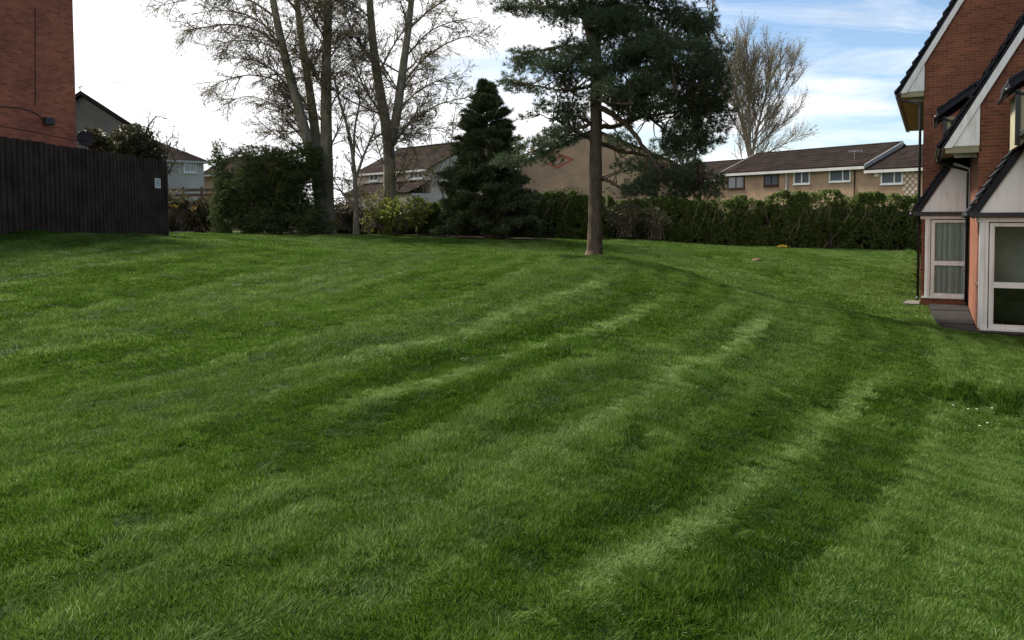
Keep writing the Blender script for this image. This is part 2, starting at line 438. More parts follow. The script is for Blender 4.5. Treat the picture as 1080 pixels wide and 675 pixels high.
# value noise on a lattice (for placing, not for shading)
_lat = np.random.default_rng(3).uniform(-1, 1, (64, 64, 64))
def vnoise(x, y, z=0.0):
    x, y, z = np.broadcast_arrays(np.asarray(x, float), np.asarray(y, float), np.asarray(z, float))
    xi, yi, zi = np.floor(x).astype(int), np.floor(y).astype(int), np.floor(z).astype(int)
    fx, fy, fz = x - xi, y - yi, z - zi
    fx, fy, fz = (f * f * (3 - 2 * f) for f in (fx, fy, fz))
    out = 0
    for a in (0, 1):
        for b in (0, 1):
            for c in (0, 1):
                w = (fx if a else 1 - fx) * (fy if b else 1 - fy) * (fz if c else 1 - fz)
                out = out + w * _lat[(xi + a) % 64, (yi + b) % 64, (zi + c) % 64]
    return out

# ---------------------------------------------------------------- terrain
ctrl = []
def cz(x, y, z): ctrl.append((x, y, z))
def cp(px, py, Y):
    p = at(px, py, Y); ctrl.append((p[0], p[1], p[2]))
for x, y, z in [(0, 0, 1.0), (-5, 0, 1.05), (5, 0, 0.75), (-12, 0, 1.25), (9, 0, 0.35), (0, -8, 0.95), (-12, -8, 1.1), (10, -8, 0.3), (-3, 8, 1.08), (-7, 10, 1.28), (2.2, 8, 0.92), (1, 14, 1.2), (-5, 16, 1.55)]: cz(x, y, z)
cp(627, 272, 21.7); cp(590, 272.5, 21.4); cp(660, 275, 21.4); cp(172, 250, 25.6); cp(0, 243, 18.0); cp(80, 246, 21.3)
cz(-18, 20, 2.1); cz(-18, 30, 1.9)
for px, py, Y in [(200, 246, 40), (300, 246.5, 40), (400, 248, 41), (500, 249, 42), (600, 251, 42.5), (690, 254, 43), (760, 258.5, 43.5), (830, 261, 44), (960, 262.5, 45)]: cp(px, py, Y)
cp(450, 268, 24); cp(300, 262, 25)
cp(770, 307, 17.0); cp(872, 327, 16.2); cp(940, 346, 15.0)
cp(720, 286, 19.5)
cz(5.6, 20.6, 0.34); cz(7.3, 19.2, 0.10); cz(8.4, 19.0, 0.02); cz(9.3, 23.5, 0.1); cz(5, 26, 0.72); cz(9.6, 32, 0.62); cz(12.5, 28, 0.25)
cz(10.6, 22.0, -0.03); cz(9.7, 17.2, -0.02); cz(9.5, 15.2, 0.02); cz(12, 12, -0.05); cz(14, 16, 0); cz(14, 24, 0); cz(18, 34, 0.2); cz(20, 14, 0); cz(10.2, 24.6, 0.0)
cp(1000, 385, 12.4); cp(1080, 437, 9.0); cp(900, 450, 8.6); cp(1075, 560, 5.4)
for x, y in [(-40, 60), (0, 62), (40, 60), (-50, 30), (45, 30)]: cz(x, y, 1.0)
cz(-55, 0, 1.5); cz(45, 0, 0.0)
ctrl = np.array(ctrl)
def _tps(r2): return 0.5 * r2 * np.log(r2 + 1e-9)
_n = len(ctrl); _r2 = ((ctrl[:, None, :2] - ctrl[None, :, :2]) ** 2).sum(-1)
_A = np.zeros((_n + 3, _n + 3)); _A[:_n, :_n] = _tps(_r2) + np.eye(_n) * 0.15
_A[:_n, _n] = 1; _A[:_n, _n + 1:] = ctrl[:, :2]; _A[_n:, :_n] = _A[:_n, _n:].T
_w = np.linalg.solve(_A, np.concatenate([ctrl[:, 2], np.zeros(3)]))
def z_smooth(x, y):
    x = np.asarray(x, float); y = np.asarray(y, float); sh = x.shape
    xf = x.ravel(); yf = y.ravel()
    out = np.zeros(len(xf))
    for s in range(0, len(xf), 20000):
        e = slice(s, s + 20000)
        r2 = (xf[e, None] - ctrl[None, :, 0]) ** 2 + (yf[e, None] - ctrl[None, :, 1]) ** 2
        out[e] = _tps(r2) @ _w[:_n] + _w[_n] + _w[_n + 1] * xf[e] + _w[_n + 2] * yf[e]
    far = np.clip((np.hypot(xf, yf - 15) - 48) / 25, 0, 1); far = far * far * (3 - 2 * far)
    return (out * (1 - far) + 0.9 * far).reshape(sh)
def raycast(px, py, zf):
    d = ray(px, py); lo = 1.0
    ts = np.linspace(1.5, 90, 1200)
    h = CAMZ + d[2] * ts - zf(d[0] * ts, ts)
    i = int(np.argmax(h < 0)) if (h < 0).any() else len(ts) - 1
    a, b = ts[max(i - 1, 0)], ts[i]
    for _ in range(12):
        m = (a + b) / 2
        if CAMZ + d[2] * m - float(zf(np.array([d[0] * m]), np.array([m]))[0]) < 0: b = m
        else: a = m
    return np.array([d[0] * b, b])
# sunken edge in the lawn at the right: a shallow cut with bare soil and longer grass on its far side
cut = np.array([raycast(px, py, z_smooth) for px, py in [(962, 402), (978, 413), (997, 421), (1020, 426), (1045, 431), (1080, 437), (1120, 442), (1170, 448)]])
def cut_sd(x, y):
    """distance across the cut (positive on its far side) and how far along it"""
    best = np.full(x.shape, 1e9); sd_ = np.full(x.shape, 1e9); al = np.zeros(x.shape)
    for i in range(len(cut) - 1):
        a, b = cut[i], cut[i + 1]; ab = b - a; L2 = ab @ ab
        t = np.clip(((x - a[0]) * ab[0] + (y - a[1]) * ab[1]) / L2, 0, 1)
        dx, dy = x - a[0] - t * ab[0], y - a[1] - t * ab[1]
        d = np.hypot(dx, dy); s = np.sign(ab[0] * dy - ab[1] * dx)
        m = d < best; best = np.where(m, d, best); sd_ = np.where(m, s * d, sd_); al = np.where(m, i + t, al)
    return sd_, al
def smooth01(x): x = np.clip(x, 0, 1); return x * x * (3 - 2 * x)
def zg(x, y):
    x = np.asarray(x, float); y = np.asarray(y, float)
    z = z_smooth(x, y)
    near = 1 - smooth01((np.hypot(x, y - 10) - 30) / 20)
    z = z + near * (0.045 * vnoise(x * 0.55 + 7, y * 0.55) + 0.022 * vnoise(x * 1.7, y * 1.7 + 3) + 0.010 * vnoise(x * 4.1, y * 4.1 + 9))
    # level ground under the houses
    u = x * HU[0] + y * HU[1]; v = x * HV[0] + y * HV[1]
    hs = np.maximum(smooth01((u + 0.75) / 0.5) * smooth01((v - 24.4) / 0.4), smooth01((u - 0.25) / 0.5) * smooth01((v - 19.1) / 0.4))
    z = z * (1 - hs) + hs * (-0.06)
    sd_, al = cut_sd(x, y)
    amp = smooth01(al / 1.2)
    z = z + amp * (0.15 * smooth01((sd_ - 0.02) / 0.30) * (1 - smooth01((sd_ - 0.35) / 0.9)) - 0.05 * smooth01(1 - np.abs(sd_) / 0.07))
    return z
def gpt(px, py):
    p = raycast(px, py, zg); return np.array([p[0], p[1], float(zg(p[:1], p[1:])[0])])
def gz(x, y): return float(zg(np.array([x]), np.array([y]))[0])

def axis_grid(lo, a, b, hi, step, ncoarse):
    c = np.arange(a, b + 1e-6, step)
    l = a - np.geomspace(step, a - lo, ncoarse)[::-1]; h = b + np.geomspace(step, hi - b, ncoarse)
    return np.concatenate([l, c, h])
gx = axis_grid(-1500, -14, 14, 1500, 0.1, 50); gy = axis_grid(-300, 2, 26, 3000, 0.1, 74)
GX, GY = np.meshgrid(gx, gy)
GZ = zg(GX, GY)
nx, ny = len(gx), len(gy)
idx = np.arange(nx * ny).reshape(ny, nx)
GQ = np.stack([idx[:-1, :-1], idx[:-1, 1:], idx[1:, 1:], idx[1:, :-1]], -1).reshape(-1, 4)
ground = np_obj('ground', M['ground'], None, np.stack([GX, GY, GZ], -1).reshape(-1, 3), GQ, None, True)
tag(ground, 'green lawn rising to the left and falling towards the brick houses', 'lawn', kind='structure')
sd_, al = cut_sd(GX, GY)
soil = np.zeros(GX.shape)
att = ground.data.attributes.new('soil', 'FLOAT', 'POINT'); att.data.foreach_set('value', soil.ravel().astype(np.float32))

# ---------------------------------------------------------------- brick houses on the right
SL = R(60); TS, TC = math.sin(SL), math.cos(SL)
def tile_course_profile(s0, s1, lift, thick):
    """cross-section of one course in (along slope, off slope)"""
    return [(s0, lift), (s0, lift + thick), (s1, thick * 0.55), (s1, 0.0)]

def build_house(label, u0, vg, L, ze, over, W, ur_off, dormer=None, gutter_far=None):
    root = empty('brick_house', HP(u0, vg, 0), label, 'house', 'staggered brick houses')
    ue = u0 - over; ur = u0 + ur_off; zr = ze + (ur - ue) * math.tan(SL)
    zw = ze + over * math.tan(SL) - 0.22         # wall height at its left edge
    b = MB()
    b.prism([HP(u0, vg, -0.3), HP(u0 + W, vg, -0.3), HP(u0 + W, vg, zw), HP(ur, vg, zr - 0.30), HP(u0, vg, zw)], HV * L)
    b.build('wall', M['brick_right'], root)
    # roof deck below the tiles
    def sp(u_edge, s, off): return (u_edge + s * TC - off * TS, s * TS + off * TC)
    deck = MB()
    pts = []
    for s, off in [(0.02, -0.06), ((ur - ue) / TC, -0.06), ((ur - ue) / TC, -0.01), (0.02, -0.01)]:
        du, dz = sp(ue, s, off); pts.append(HP(du, vg - 0.06, ze + dz))
    deck.prism(pts, HV * (L + 0.06)); deck.build('roof_deck', M['slate'], root)
    rs = MB(); rs.prism([HP(ur + 0.02, vg - 0.1, zr), HP(u0 + W + 0.4, vg - 0.1, zr - (u0 + W + 0.4 - ur) * 1.2), HP(u0 + W + 0.4, vg - 0.1, zr - (u0 + W + 0.4 - ur) * 1.2 - 0.12), HP(ur + 0.02, vg - 0.1, zr - 0.14)], HV * (L + 0.1))
    rs.build('rear_roof_slope', M['slate'], root)
    n = int((ur - ue) / TC / 0.30)
    me = None
    for k in range(n):
        s0 = k * 0.30
        if me is None:
            t = MB(); pp = []
            for s, off in tile_course_profile(-0.03, 0.34, 0.035, 0.06):
                du, dz = sp(ue, s, off); pp.append(HP(du, vg - 0.10, ze + dz))
            t.prism(pp, HV * (L + 0.10)); o = t.build('tile_course', M['slate'], root); me = o.data
        else:
            o = bpy.data.objects.new('tile_course', me); COL.objects.link(o); o.parent = root
            w = HU * (s0 * TC + random.uniform(-0.008, 0.008)) + HZ * (s0 * TS + random.uniform(-0.006, 0.006)) + HV * random.uniform(-0.015, 0.015); o.location = tuple(w)
    # white bargeboard down the verge and the boxed end of the eaves
    bb = MB(); q = []
    for s, off in [(0.0, -0.07), ((ur - ue) / TC, -0.07), ((ur - ue) / TC, -0.185), (0.0, -0.185)]:
        du, dz = sp(ue, s, off); q.append((du, ze + dz))
    q[3] = (q[0][0] + 0.16, q[0][1] ); 
    bb.prism([HP(a, vg - 0.075, z) for a, z in q], HV * 0.03); bb.build('bargeboard', M['white'], root)
    ep = MB(); zt = ze + (over) * math.tan(SL) - 0.16 / TC * 1.0
    ep.prism([HP(ue + 0.17, vg - 0.05, ze), HP(u0 + 0.01, vg - 0.05, ze), HP(u0 + 0.01, vg - 0.05, zt)], HV * 0.048)
    ep.build('eaves_end_panel', M['white'], root)
    sf = MB(); sf.obox(HP(ue + 0.05, vg - 0.05, ze - 0.02), HU * (over - 0.052), HV * (L + 0.02), HZ * 0.015); sf.build('soffit', M['soffit'], root)
    bx = MB(); bx.obox(HP(ue + 0.09, vg - 0.045, ze - 0.15), HU * (over - 0.09), HV * 0.06, HZ * 0.128); bx.build('soffit_end_board', M['soffit'], root)
    wb = MB(); wb.obox(HP(ue + 0.28, vg + 0.55, ze - 0.22), HU * (over - 0.29), HV * 0.10, HZ * 0.198); wb.build('soffit_block', M['white'], root)  # small white block under the soffit
    fs = MB(); fs.obox(HP(ue + 0.02, vg - 0.04, ze - 0.10), HU * 0.028, HV * (L + 0.02), HZ * 0.09); fs.build('fascia', M['black'], root)
    g = MB(); prof = [(0.0, 0.0), (-0.025, -0.06), (-0.075, -0.07), (-0.11, -0.03), (-0.115, 0.01), (-0.10, 0.01), (-0.07, -0.045), (-0.03, -0.045)]
    g.prism([HP(ue + 0.018 + a, vg - 0.06, ze + 0.0 + z) for a, z in prof], HV * (L + 0.04)); g.build('gutter', M['black'], root)
    return root, ue, ze, ur, zr

def downpipe(root, ue, ze, u_wall, v, vtop, zbot=0.0):
    p = MB()
    p.tube([HP(ue - 0.03, vtop, ze - 0.05), HP(ue - 0.03, vtop, ze - 0.16), HP(u_wall, v, ze - 0.38), HP(u_wall, v, ze - 0.5), HP(u_wall, v, zbot + 0.08)], 0.036, 8)
    o = p.build('downpipe', M['black'], root, True)
    for z in (zbot + 0.9, zbot + 2.1):
        if z < ze - 0.6:
            c = MB(); c.tube([HP(u_wall, v, z), HP(u_wall, v, z + 0.05)], 0.047, 8); c.build('pipe_collar', M['black'], o)
    s = MB(); s.tube([HP(u_wall, v, zbot + 0.10), HP(u_wall - 0.02, v - 0.10, zbot + 0.03)], 0.038, 8); s.build('pipe_shoe', M['black'], o)

def dormer(root, ue, ze, s_low, v0, dv, u_out):
    """shed dormer standing out of the steep slope; its cheek faces the camera"""
    zl = ze + s_low; th = R(36)
    um = lambda z: ue + (z - ze) / math.tan(SL)        # roof line at height z
    # roof runs from (u_out, zl) up at th to where it meets the main slope
    L = 0.0
    while ue + 0.0 + (zl + L * math.tan(th) - ze) / math.tan(SL) > u_out + L and False: L += 0.01
    # solve u_out + L = um(zl + L tan th)
    L = (um(zl) - u_out) / (1 - math.tan(th) / math.tan(SL))
    r = MB(); r.prism([HP(u_out, v0 - 0.12, zl), HP(u_out + L, v0 - 0.12, zl + L * math.tan(th)), HP(u_out + L + 0.05, v0 - 0.12, zl + L * math.tan(th) + 0.14), HP(u_out - 0.02, v0 - 0.12, zl + 0.14)], HV * dv)
    dm = r.build('dormer_roof', M['slate'], root)
    for k in range(4):
        f = k / 4 * L
        t = MB(); t.prism([HP(u_out + f - 0.03, v0 - 0.14, zl + f * math.tan(th) + 0.125), HP(u_out + f + L / 4, v0 - 0.14, zl + (f + L / 4) * math.tan(th) + 0.142), HP(u_out + f + L / 4, v0 - 0.14, zl + (f + L / 4) * math.tan(th) + 0.17), HP(u_out + f - 0.03, v0 - 0.14, zl + f * math.tan(th) + 0.19)], HV * (dv + 0.02))
        t.build('tile_course', M['slate'], dm)
    uo = u_out + 0.15; zb = ze + (uo - ue) * math.tan(SL)
    zb = max(zl - 0.95, zb - 0.0) if zb < zl else zl - 0.5
    zb = ze + (uo - ue) * math.tan(SL)
    top = zl - 0.01
    ck = MB(); lo = min(zb, top - 0.35)
    ck.prism([HP(uo, v0, lo), HP(um(lo) + 0.05, v0, lo), HP(um(top) + 0.15, v0, top), HP(uo, v0, top)], HV * (dv - 0.25)); ck.build('dormer_cheek', M['soffit'], root)
    fr = MB(); fr.obox(HP(uo - 0.05, v0 - 0.015, lo), HU * 0.08, HV * 0.08, HZ * (top - lo)); fr.build('dormer_post', M['black'], root)
    gp = MB(); gp.tube([HP(u_out - 0.04, v0 - 0.13, zl - 0.02), HP(u_out - 0.04, v0 + dv, zl - 0.02)], 0.05, 8); gp.build('dormer_gutter', M['black'], root, True)
    pp = MB(); pp.tube([HP(u_out + 0.02, v0 - 0.02, zl - 0.03), HP(uo + 0.28, v0 - 0.03, zl - 0.16), HP(uo + 0.4, v0 - 0.03, zl - 0.2)], 0.025, 6); pp.build('dormer_pipe', M['black'], root, True)

def window_panel(root, u_a, u_b, v, z0, z1, mid, name='window', pane_mats=('glass', 'glass'), fw=0.07, curtain=True):
    """white framed window facing the camera, split by a mid rail"""
    w = u_b - u_a
    f = MB()
    for (a, b_, c, d) in [(u_a, u_a + fw, z0, z1), (u_b - fw, u_b, z0, z1)]: f.obox(HP(a, v, c), HU * (b_ - a), HV * 0.06, HZ * (d - c))
    for c, d in [(z0, z0 + fw * 1.3), (z1 - fw, z1), (mid - 0.06, mid + 0.06)]: f.obox(HP(u_a + fw + 0.001, v + 0.002, c), HU * (w - 2 * fw - 0.002), HV * 0.056, HZ * (d - c))
    o = f.build(name, M['upvc'], root)
    for (c, d) in [(z0 + fw * 1.3, mid - 0.06), (mid + 0.06, z1 - fw)]:
        for (a, b_, e, g_) in [(u_a + fw, u_a + fw + 0.02, c, d), (u_b - fw - 0.02, u_b - fw, c, d)]: MB().obox(HP(a, v + 0.012, e), HU * (b_ - a), HV * 0.03, HZ * (g_ - e)).build('glazing_bead', M['upvc'], o)
        p = MB(); p.obox(HP(u_a + fw, v + 0.032, c), HU * (w - 2 * fw), HV * 0.008, HZ * (d - c)); p.build('pane', M['clear'], o)
    return o

def clearglass():
    t = NT('clear_window_glass')
    g = t.add('ShaderNodeBsdfGlossy'); g.inputs['Roughness'].default_value = 0.03; g.inputs['Color'].default_value = (0.9, 0.95, 0.95, 1)
    tr = t.add('ShaderNodeBsdfTransparent'); tr.inputs['Color'].default_value = (0.93, 0.96, 0.95, 1)
    fr = t.add('ShaderNodeFresnel'); fr.inputs['IOR'].default_value = 1.5
    mx = t.add('ShaderNodeMixShader'); t.l.new(t.math('ADD', fr.outputs[0], 0.0), mx.inputs[0]); t.l.new(tr.outputs[0], mx.inputs[1]); t.l.new(g.outputs[0], mx.inputs[2])
    return t.done(mx)
M['clear'] = clearglass()
M['room'] = plain('dim_room_wall', (0.50, 0.50, 0.45), 0.9, 0.2, 1.5)
M['roomdark'] = plain('dark_room_furniture', (0.035, 0.03, 0.027), 0.8, 0.3, 3.0)

def bay(root, u0, vb, vg, w, curtain, pier=0.0, pz=0.17):
    """white framed bay with a steep lean-to roof tucked under the next house's eaves"""
    ur = u0 + w
    # brick plinth and pier
    pl = MB(); pl.obox(HP(u0 + 0.0, vb + 0.01, -0.25), HU * (w - 0.005), HV * (vg - vb - 0.012), HZ * (0.25 + pz)); pl.build('plinth', M['brick_low'], root)
    sill = MB(); sill.obox(HP(u0 + 0.02, vb - 0.04, pz + 0.002), HU * (w - 0.03), HV * 0.10, HZ * 0.045); sill.build('sill', M['upvc'], root)
    # left side: brick dwarf wall, then a narrow light
    dw = MB(); dw.obox(HP(u0 + 0.002, vb + 0.17, pz + 0.001), HU * 0.11, HV * (vg - vb - 0.175), HZ * (0.90 - pz)); dw.build('dwarf_wall', M['brick_low'], root)
    cp_ = MB(); cp_.obox(HP(u0 - 0.03, vb + 0.168, 0.902), HU * 0.15, HV * (vg - vb - 0.175), HZ * 0.07); cp_.build('brick_coping', M['brick_low'], root)
    pr = MB(); pr.obox(HP(u0 + 0.002, vg - 0.45, 0.973), HU * 0.11, HV * 0.445, HZ * 1.35); pr.build('brick_pier', M['brick_low'], root)
    sw = MB()
    for a, b_, c, d in [(vb + 0.17, vb + 0.22, 0.975, 2.30), (vg - 0.51, vg - 0.452, 0.975, 2.30)]: sw.obox(HP(u0 + 0.02, a, c), HU * 0.06, HV * (b_ - a), HZ * (d - c))
    for c, d in [(0.975, 1.03), (2.25, 2.30)]: sw.obox(HP(u0 + 0.022, vb + 0.221, c), HU * 0.056, HV * (vg - vb - 0.735), HZ * (d - c))
    so_ = sw.build('side_window', M['upvc'], root)
    sp_ = MB(); sp_.obox(HP(u0 + 0.045, vb + 0.22, 1.03), HU * 0.008, HV * (vg - vb - 0.73), HZ * 1.22); sp_.build('pane', M['clear'], so_)
    if pier > 0:
        MB().obox(HP(u0 - 0.005, vb + 0.005, 0.218), HU * (pier - 0.012 + 0.004), HV * 0.16, HZ * 2.086).build('corner_pier', M['brick_low'], root)
        MB().obox(HP(u0 - 0.03, vb - 0.01, 1.0), HU * (pier + 0.02), HV * 0.1, HZ * 0.07).build('brick_string', M['brick_low'], root)
    # corner post
    po = MB(); po.obox(HP(u0 - 0.012 + pier, vb - 0.012, pz + 0.048), HU * (0.17 - pier * .4), HV * 0.18, HZ * (2.26 - pz)); po.build('corner_post', M['upvc'], root, bevel=0.008)
    po = MB(); po.obox(HP(u0 + 0.045 + pier * .9, vb - 0.03, 0.219), HU * 0.035, HV * 0.016, HZ * 2.07); po.build('cover_strip', M['upvc'], root)
    window_panel(root, u0 + 0.175 + pier * .6, ur - 0.01, vb, pz + 0.05, 2.28, 1.12 if pz > .1 else 1.0, 'window')
    hd = MB(); hd.obox(HP(u0 - 0.03, vb - 0.03, 2.305), HU * (w + 0.02), HV * (vg - vb + 0.02), HZ * 0.085); hd.build('head_board', M['upvc'], root)
    # gutter and fascia round the bay
    ft = MB(); ft.obox(HP(u0 - 0.20, vb - 0.12, 2.392), HU * (w + 0.18), HV * (vg - vb + 0.10), HZ * 0.03); ft.build('bay_soffit', M['soffit'], root)
    ft = MB(); ft.obox(HP(u0 - 0.22, vb - 0.155, 2.40), HU * (w + 0.20), HV * 0.03, HZ * 0.10); ft.build('front_fascia', M['black'], root)
    gt = MB(); gt.tube([HP(u0 - 0.25, vb - 0.16, 2.43), HP(u0 - 0.25, vg - 0.02, 2.43)], 0.055, 8); gt.build('side_gutter', M['black'], root, True)
    # steep roof
    ul, zl = u0 - 0.22, 2.45; sl = R(58); zt = 3.80; ut = ul + (zt - zl) / math.tan(sl)
    ck = MB(); ck.prism([HP(ul + 0.20, vb - 0.10, zl + 0.05), HP(ur - 0.005, vb - 0.10, zl + 0.05), HP(ur - 0.005, vb - 0.10, zt - 0.16), HP(ut + 0.13, vb - 0.10, zt), ], HV * 0.05); ck.build('roof_cheek', M['white'], root)
    dk = MB(); dk.prism([HP(ul + 0.02, vb - 0.06, zl), HP(ul + 0.12, vb - 0.06, zl), HP(ut + 0.12, vb - 0.06, zt), HP(ut + 0.02, vb - 0.06, zt)], HV * (vg - vb + 0.05)); dk.build('roof_deck', M['slate'], root)
    n = 7; Ls = (zt - zl) / math.sin(sl); me = None
    c_, s_ = math.cos(sl), math.sin(sl)
    for k in range(n):
        st = k * Ls / n
        if me is None:
            pp = []
            for s, off in [(-0.03, 0.05), (-0.03, 0.085), (Ls / n + 0.05, 0.035), (Ls / n + 0.05, 0.0)]:
                pp.append(HP(ul + s * c_ - off * s_, vb - 0.14, zl + s * s_ + off * c_))
            o = MB().prism(pp, HV * (vg - vb + 0.125)).build('tile_course', M['slate'], root); me = o.data
        else:
            o = bpy.data.objects.new('tile_course', me); COL.objects.link(o); o.parent = root
            o.location = tuple(HU * (st * c_ + random.uniform(-.006, .006)) + HZ * st * s_ + HV * random.uniform(-0.02, 0.012))
    vt = MB(); q = []
    for s, off in [(-0.02, 0.0), (Ls, 0.0), (Ls, -0.13), (-0.02, -0.13)]: q.append(HP(ul + s * c_ - off * s_, vb - 0.135, zl + s * s_ + off * c_))
    vt.prism(q, HV * 0.03); vt.build('verge_board', M['slate'], root)
    lf = MB(); lf.obox(HP(ut - 0.06, vg - 0.03, zt - 0.06), HU * 0.3, HV * 0.02, HZ * 0.12); lf.build('lead_flashing', M['lead'], root)
    # inside of the bay
    rm = MB(); rm.obox(HP(u0 + 0.13, vg - 0.06, 0.172), HU * (w - 0.14), HV * 0.05, HZ * 2.12); rm.build('room_wall', M['room'], root)
    if curtain:
        cu = MB(); nf = 24; pts = []
        for k in range(nf + 1):
            a = u0 + 0.2 + (w - 0.24) * k / nf; pts.append(HP(a, vb + 0.14 + 0.025 * math.sin(k * 2.2), 0.24))
        for k in range(nf): cu.poly([pts[k], pts[k + 1], pts[k + 1] + HZ * 2.03, pts[k] + HZ * 2.03])
        cu.build('net_curtain', M['curtain'], root)
    else:
        fu = MB(); fu.obox(HP(u0 + 0.3, vg - 0.4, 0.172), HU * (w - 0.5), HV * 0.3, HZ * 0.72); fu.build('cabinet', M['roomdark'], root)

h1, ue, ze, ur, zr = build_house('tall red brick gable house nearest the far hedge, eaves high above its bay', -0.18, 26.0, 13.0, 5.88, 0.66, 6.5, 3.0)
downpipe(h1, ue, ze, -0.26, 25.92, 26.05)
bay(h1, -0.18, 24.9, 26.0, 1.125, True, 0.10)
h2, ue, ze, ur, zr = build_house('red brick house in the middle with dormer, white eaves panel and low steep eaves', 0.95, 20.8, 5.17, 3.96, 0.74, 6.5, 3.6)
downpipe(h2, ue, ze, 0.89, 24.82, 24.6)
dormer(h2, ue, ze, 0.72, 21.3, 2.2, ue - 0.06)
bay(h2, 0.95, 19.7, 20.8, 1.36, False, 0.0, 0.04)
h3, ue, ze, ur, zr = build_house('nearest brick house at the right edge, only its eaves and dormer in view', 2.32, 15.6, 5.17, 3.96, 0.74, 6.5, 3.6)
dormer(h3, ue, ze, 0.86, 18.2, 2.0, ue - 0.26)
for k in range(4):
    MB().obox(HP(ue + 0.0 + k * 0.15, 18.16, 3.95), HU * 0.055, HV * 0.03, HZ * 0.84).build('dormer_window_bar', M['upvc'], h3)

# security lamp by the dormer of the middle house
lp = empty('security_lamp', HP(0.33, 25.95, 4.9), 'small grey security lamp on the brick gable beside the dormer', 'lamp')
MB().obox(HP(0.29, 25.9, 4.85), HU * 0.1, HV * 0.09, HZ * 0.16).build('housing', M['dish'], lp, bevel=0.01)
MB().tube([HP(0.34, 25.88, 4.98), HP(0.34, 25.80, 4.92)], [0.05, 0.07], 8).build('lamp_head', M['dish'], lp)

# paving between the two bays
pv = MB(); pvp = [HP(-0.05, 24.80, 0), HP(0.93, 24.80, 0), HP(0.93, 19.62, 0), HP(0.40, 19.50, 0), HP(0.18, 21.5, 0), HP(0.04, 23.4, 0)]
pv.prism([p + HZ * -0.12 for p in pvp], HZ * 0.10); path_ = tag(pv.build('path', M['leaflitter']), 'dark concrete path between the two white bays', 'path', kind='structure')
for k, (v0_, v1_) in enumerate([(19.55, 20.72), (20.75, 22.05), (22.08, 23.4), (23.43, 24.78)]):
    ul_ = lambda v: np.interp(v, [19.5, 21.5, 23.4, 24.8], [0.42, 0.20, 0.06, 0.05])
    MB().prism([HP(ul_(v0_) + random.uniform(-.04, .04), v0_, -0.05), HP(0.92, v0_, -0.05), HP(0.92, v1_, -0.05), HP(ul_(v1_) + random.uniform(-.04, .04), v1_, -0.05), HP(ul_((v0_ + v1_) / 2) - 0.03, (v0_ + v1_) / 2, -0.05)], HZ * (0.07 + 0.012 * (k % 2))).build('slab', M['concrete'], path_)
pv = MB(); pv.prism([HP(-0.62, 24.75, -0.1), HP(-0.2, 24.7, -0.1), HP(-0.2, 25.6, -0.1), HP(-0.55, 25.5, -0.1)], HZ * 0.125); tag(pv.build('drain_slab', M['kerb'], bevel=0.01), 'pale concrete slab at the foot of the far downpipe', 'slab')
pv = MB(); pv.obox(HP(0.93, 19.35, -0.1), HU * 1.6, HV * 0.33, HZ * 0.15); tag(pv.build('doorstep', M['concrete'], bevel=0.01), 'dark concrete step below the nearest white bay', 'step')

# ---------------------------------------------------------------- brick block on the left
LC = at(81, 150, 23.5); LC[2] = 0
lb = empty('brick_block', (LC[0], LC[1], gz(LC[0], LC[1])), 'tall dark red brick block rising behind the black timber fence', 'building')
b = MB(); b.prism([LC + HZ * 0.8, LC - LV * 8.5 + HZ * 0.8, LC - LV * 8.5 - LU * 8 + HZ * 0.8, LC - LU * 8 + HZ * 0.8], HZ * 8.7); b.build('wall', M['brick_left'], lb)
b = MB(); b.prism([LC + LU * .25 + LV * .25 + HZ * 9.5, LC + LU * .25 - LV * 8.75 + HZ * 9.5, LC - LU * 8.25 - LV * 8.75 + HZ * 9.5, LC - LU * 8.25 + LV * .25 + HZ * 9.5], HZ * 0.3); b.build('roof', M['roof_far'], lb)
def on_left(px, py):
    """point on the camera-side face of the block"""
    d = ray(px, py); n = LU
    t = (LC @ n) / (d @ n) ; return np.array([0, 0, CAMZ]) + d * t
MB().tube([on_left(37, y) + LU * 0.004 for y in (8, 40, 70, 100, 112)], 0.012, 5).build('movement_joint', M['dish'], lb)
p = on_left(48, 128)
fl = empty('flood_lamp', p, 'black flood lamp on the brick block above the fence', 'lamp')
MB().obox(p + LU * 0.06 - LV * 0.14 - HZ * 0.10, LU * 0.13, LV * 0.28, HZ * 0.2).build('lamp_head', M['black'], fl, bevel=0.02)
MB().obox(p + LU * 0.0 - LV * 0.04 - HZ * 0.05, LU * 0.058, LV * 0.08, HZ * 0.1).build('bracket', M['black'], fl)
cb = MB().tube([on_left(x, y) + LU * 0.02 for x, y in [(-60, 104), (0, 112), (20, 114), (33, 117), (41, 122), (46, 127)]], 0.012, 5).build('cable', M['black'])
tag(cb, 'black cable running along the brick block to the lamp', 'cable')
cb = MB().tube([on_left(x, y) + LU * 0.012 for x, y in [(-60, 122), (0, 133), (30, 138), (60, 144), (80, 148)]], 0.008, 5).build('cable', M['black'])
tag(cb, 'thin lower cable along the brick block just above the fence', 'cable')
